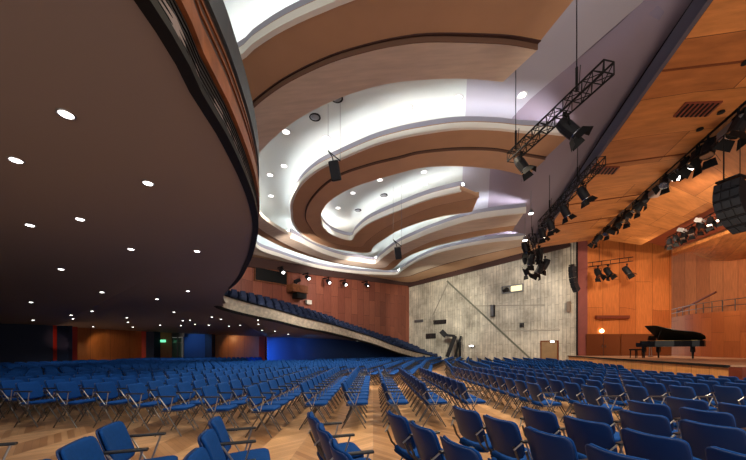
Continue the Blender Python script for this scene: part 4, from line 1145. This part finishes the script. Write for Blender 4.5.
# the rest, one object
def low_chair():
    V_, F_ = [], []
    def addbox(c, s, rot=0, mi=0):
        b0_ = len(V_); R_ = Matrix.Rotation(rot, 3, 'Y')
        for sx in (-1, 1):
            for sy in (-1, 1):
                for sz in (-1, 1): V_.append(V(c) + R_ @ V((sx * s[0] / 2, sy * s[1] / 2, sz * s[2] / 2)))
        for f in ((0, 1, 3, 2), (4, 6, 7, 5), (0, 4, 5, 1), (2, 3, 7, 6), (0, 2, 6, 4), (1, 5, 7, 3)): F_.append(([b0_ + i for i in f], mi))
    def addhex(c, w, h, t, rot):      # backrest with cut corners
        b0_ = len(V_); R_ = Matrix.Rotation(rot, 3, 'Y'); cc = .07
        ol = [(-w/2, -h/2), (w/2, -h/2), (w/2, h/2 - cc), (w/2 - cc, h/2), (-w/2 + cc, h/2), (-w/2, h/2 - cc)]
        for sx in (-1, 1):
            for (yy, zz) in ol: V_.append(V(c) + R_ @ V((sx * t / 2 + .04 * (yy / .23) ** 2, yy, zz)))
        F_.append(([b0_ + i for i in range(6)], 0)); F_.append(([b0_ + 6 + i for i in range(5, -1, -1)], 0))
        for i in range(6): F_.append(([b0_ + i, b0_ + (i+1) % 6, b0_ + 6 + (i+1) % 6, b0_ + 6 + i], 0))
    addhex((-.215, 0, .66), .43, .35, .035, -.33)
    addbox((.02, 0, .44), (.40, .42, .055), -.07)
    for s in (-1, 1):
        addbox((.08, s * .22, .2), (.02, .02, .5), -.63, 1); addbox((-.13, s * .22, .2), (.02, .02, .5), .58, 1)
        addbox((-.27, s * .21, .56), (.02, .02, .3), -.24, 1)
    addbox((-.045, -.262, .675), (.31, .042, .025), 0, 2); addbox((-.08, -.25, .56), (.012, .012, .26), -.5, 1)
    return V_, F_
LV, LF = low_chair()
me = bpy.data.meshes.new('distant_chairs'); vs_, fs_, mi_ = [], [], []
for (dist, p, phi, dbl, blk, r, k) in places[NCH:]:
    Rz = Matrix.Rotation(-phi, 3, 'Z'); b0_ = len(vs_)
    vs_ += [tuple(Rz @ (v + V((.24, 0, 0))) + p) for v in LV]; fs_ += [tuple(b0_ + i for i in f) for f, _ in LF]; mi_ += [m_ for _, m_ in LF]
me.from_pydata(vs_, [], fs_); me.materials.append(M['fabric']); me.materials.append(M['steel']); me.materials.append(M['armpad'])
me.polygons.foreach_set('material_index', mi_); me.update()
o = bpy.data.objects.new('distant_chairs', me); col.objects.link(o)
tag(o, 'mass of small blue chairs filling the far floor of the hall', 'chairs', kind='stuff')
print('CHAIRS', len(places))

# balcony seats
bm = cushion(.5, .42, .1, 0, .06)
for v in bm.verts: v.co = V((v.co.z, v.co.x, v.co.y + .62))
bms_ = cushion(.5, .4, .1, 0, .06)
for v in bms_.verts: v.co = V((v.co.y + .25, v.co.x, v.co.z + .42))
tmp = bpy.data.meshes.new('tmp'); bms_.to_mesh(tmp); bms_.free(); bm.from_mesh(tmp); bpy.data.meshes.remove(tmp)
box(bm, (.2, .27, .35), (.4, .04, .6)); box(bm, (.2, -.27, .35), (.4, .04, .6))
bmesh.ops.scale(bm, vec=(.8, .8, .8), verts=bm.verts)
seat0 = new_obj('balcony_chair', bm, 'balcseat'); first = True
for j in range(NR):
    line = [a.lerp(b, (j + .62) / NR) for a, b in zip(armF, armW)]
    zz = [a.lerp(b, (j + .5) / NR).z for a, b in zip(armF, armW)]
    line = [V((p.x, p.y, z)) for p, z in zip(line, zz)]
    L_ = sum((b - a).length for a, b in zip(line, line[1:])); n = int(L_ / .60)
    P_ = resamp(line, n)
    for i in range(1, n - 1):
        q = P_[i]; dl = (WC - WL).normalized(); df = (WR - WC).normalized()
        if dl.x * (q - WL).y - dl.y * (q - WL).x > -.62 or df.x * (q - WC).y - df.y * (q - WC).x > -.5: continue
        o = seat0 if first else seat0.copy()
        if not first: col.objects.link(o)
        first = False
        dd_ = P_[i+1] - P_[i-1]
        o.location = P_[i]; o.rotation_euler = (0, 0, math.atan2(dd_.y, dd_.x) - PI / 2)
        tag(o, 'dark blue side balcony chair, %s row up, %s from the upper end' % (ordn(j), ordn(i - 1)), 'chair', 'dark blue side balcony chairs')

# ================================================================== LIGHTS
def area(name, loc, target, size, energy, color, sizey=None, spread=None):
    ld = bpy.data.lights.new(name, 'AREA'); ld.energy = energy; ld.color = color; ld.size = size
    if sizey: ld.shape = 'RECTANGLE'; ld.size_y = sizey
    if spread: ld.spread = spread
    o = bpy.data.objects.new(name, ld); col.objects.link(o); o.location = loc
    o.rotation_euler = (V(target) - V(loc)).to_track_quat('-Z', 'Y').to_euler(); return o
def spot(name, loc, target, energy, color, size=1.0, blend=.5, soft=.15):
    ld = bpy.data.lights.new(name, 'SPOT'); ld.energy = energy; ld.color = color; ld.spot_size = size; ld.spot_blend = blend; ld.shadow_soft_size = soft
    o = bpy.data.objects.new(name, ld); col.objects.link(o); o.location = loc
    o.rotation_euler = (V(target) - V(loc)).to_track_quat('-Z', 'Y').to_euler(); return o
warm = (1, .80, .58)
# stage lamps
spot('stage_beam', (13, 12, 8.2), (20, 24, 3), 1700, warm, 1.5)
spot('stage_beam', (14.5, 16, 8.2), (17, 25.2, 3.5), 1100, warm, 1.4)
spot('stage_beam', (15, 20, 8.2), (24, 20, 2), 1300, warm, 1.6)
spot('stage_beam', (18, 15, 7.5), (26, 25, 7), 1300, (1, .8, .55), 1.8)
spot('canopy_beam', (9.6, 7.5, 1.6), (10.8, 12, 9), 800, warm, 2.2, soft=1.2)
spot('canopy_beam', (12.9, 18, 1.8), (14, 20, 9), 600, warm, 2.2, soft=1.2)
spot('canopy_beam', (17, 17, 2.4), (17.5, 18, 9), 700, warm, 2.3, soft=1.2)
# washes on the concrete and the red wall
spot('wall_wash', (3, 26, 7.2), (7.2, 35.2, 5.5), 2200, (1, .93, .74), 1.3)
spot('wall_wash', (8, 22, 7.5), (12, 30, 5), 1500, (.98, .95, .86), 1.5)
spot('wall_wash', (0, 24, 7.5), (-2.5, 30.7, 6), 1100, (1, .85, .75), 1.9)
spot('wall_wash', (-3.5, 18.5, 7.4), (-7, 25.4, 6), 700, (1, .85, .75), 1.9)
spot('lobby_beam', (-17.6, 18.0, 1.2), (-18.9, 19.3, 2.0), 60, (1, .45, .3), .6)
# lobby walls under the balcony
spot('lobby_beam', (-20.2, 23.3, 2.7), (-20.7, 24.8, 1.6), 60, (1, .7, .35), 1.5)
spot('lobby_beam', (-13, 29.3, 2.6), (-13.0, 30.7, 1.8), 60, (1, .6, .25), 1.9)
spot('blue_beam', (-7.9, 22.6, 1.0), (-8.0, 24.9, 1.0), 600, (.04, .28, 1), 1.3)
spot('blue_beam', (-5.2, 24.5, 2.2), (-4.5, 28.5, 1.6), 50, (.1, .35, 1), 1.6)
spot('blue_beam', (-16, 27.6, 2.7), (-16.0, 29.6, 1.8), 60, (.2, .5, 1), 1.5)
# unseen fill spots added to brighten the floor
for hx, hy_, he in ((3.0, 10.0, 1500), (-1.5, 11.8, 1100), (2.0, 4.0, 1200), (4.2, 15.5, 1400), (7.5, 20, 1300), (9.5, 25, 1000), (7.0, 3.5, 900), (-.5, 17.5, 900)):
    spot('fill_beam', (hx, hy_, 8.2), (hx + .3, hy_, 0), he * 1.35, (1, .83, .60), 2.2, 1.0, .25)
w = bpy.data.worlds.new('world'); scene.world = w; w.use_nodes = True
w.node_tree.nodes['Background'].inputs[0].default_value = (1, .95, .88, 1)
w.node_tree.nodes['Background'].inputs[1].default_value = 1.15

# ================================================================== CAMERA
cd = bpy.data.cameras.new('camera'); cam = bpy.data.objects.new('camera', cd); col.objects.link(cam)
cam.location = (0, 0, EYE); cam.rotation_euler = (PI / 2, 0, 0)
cd.sensor_width = 36; cd.lens = F / 746 * 36; cd.shift_y = 120 / 746; cd.clip_start = .05; cd.clip_end = 200
scene.camera = cam
scene.view_settings.view_transform = 'Standard'; scene.view_settings.look = 'None'; scene.view_settings.gamma = 1
scene.view_settings.use_curve_mapping = False
scene.view_settings.exposure = 0.0
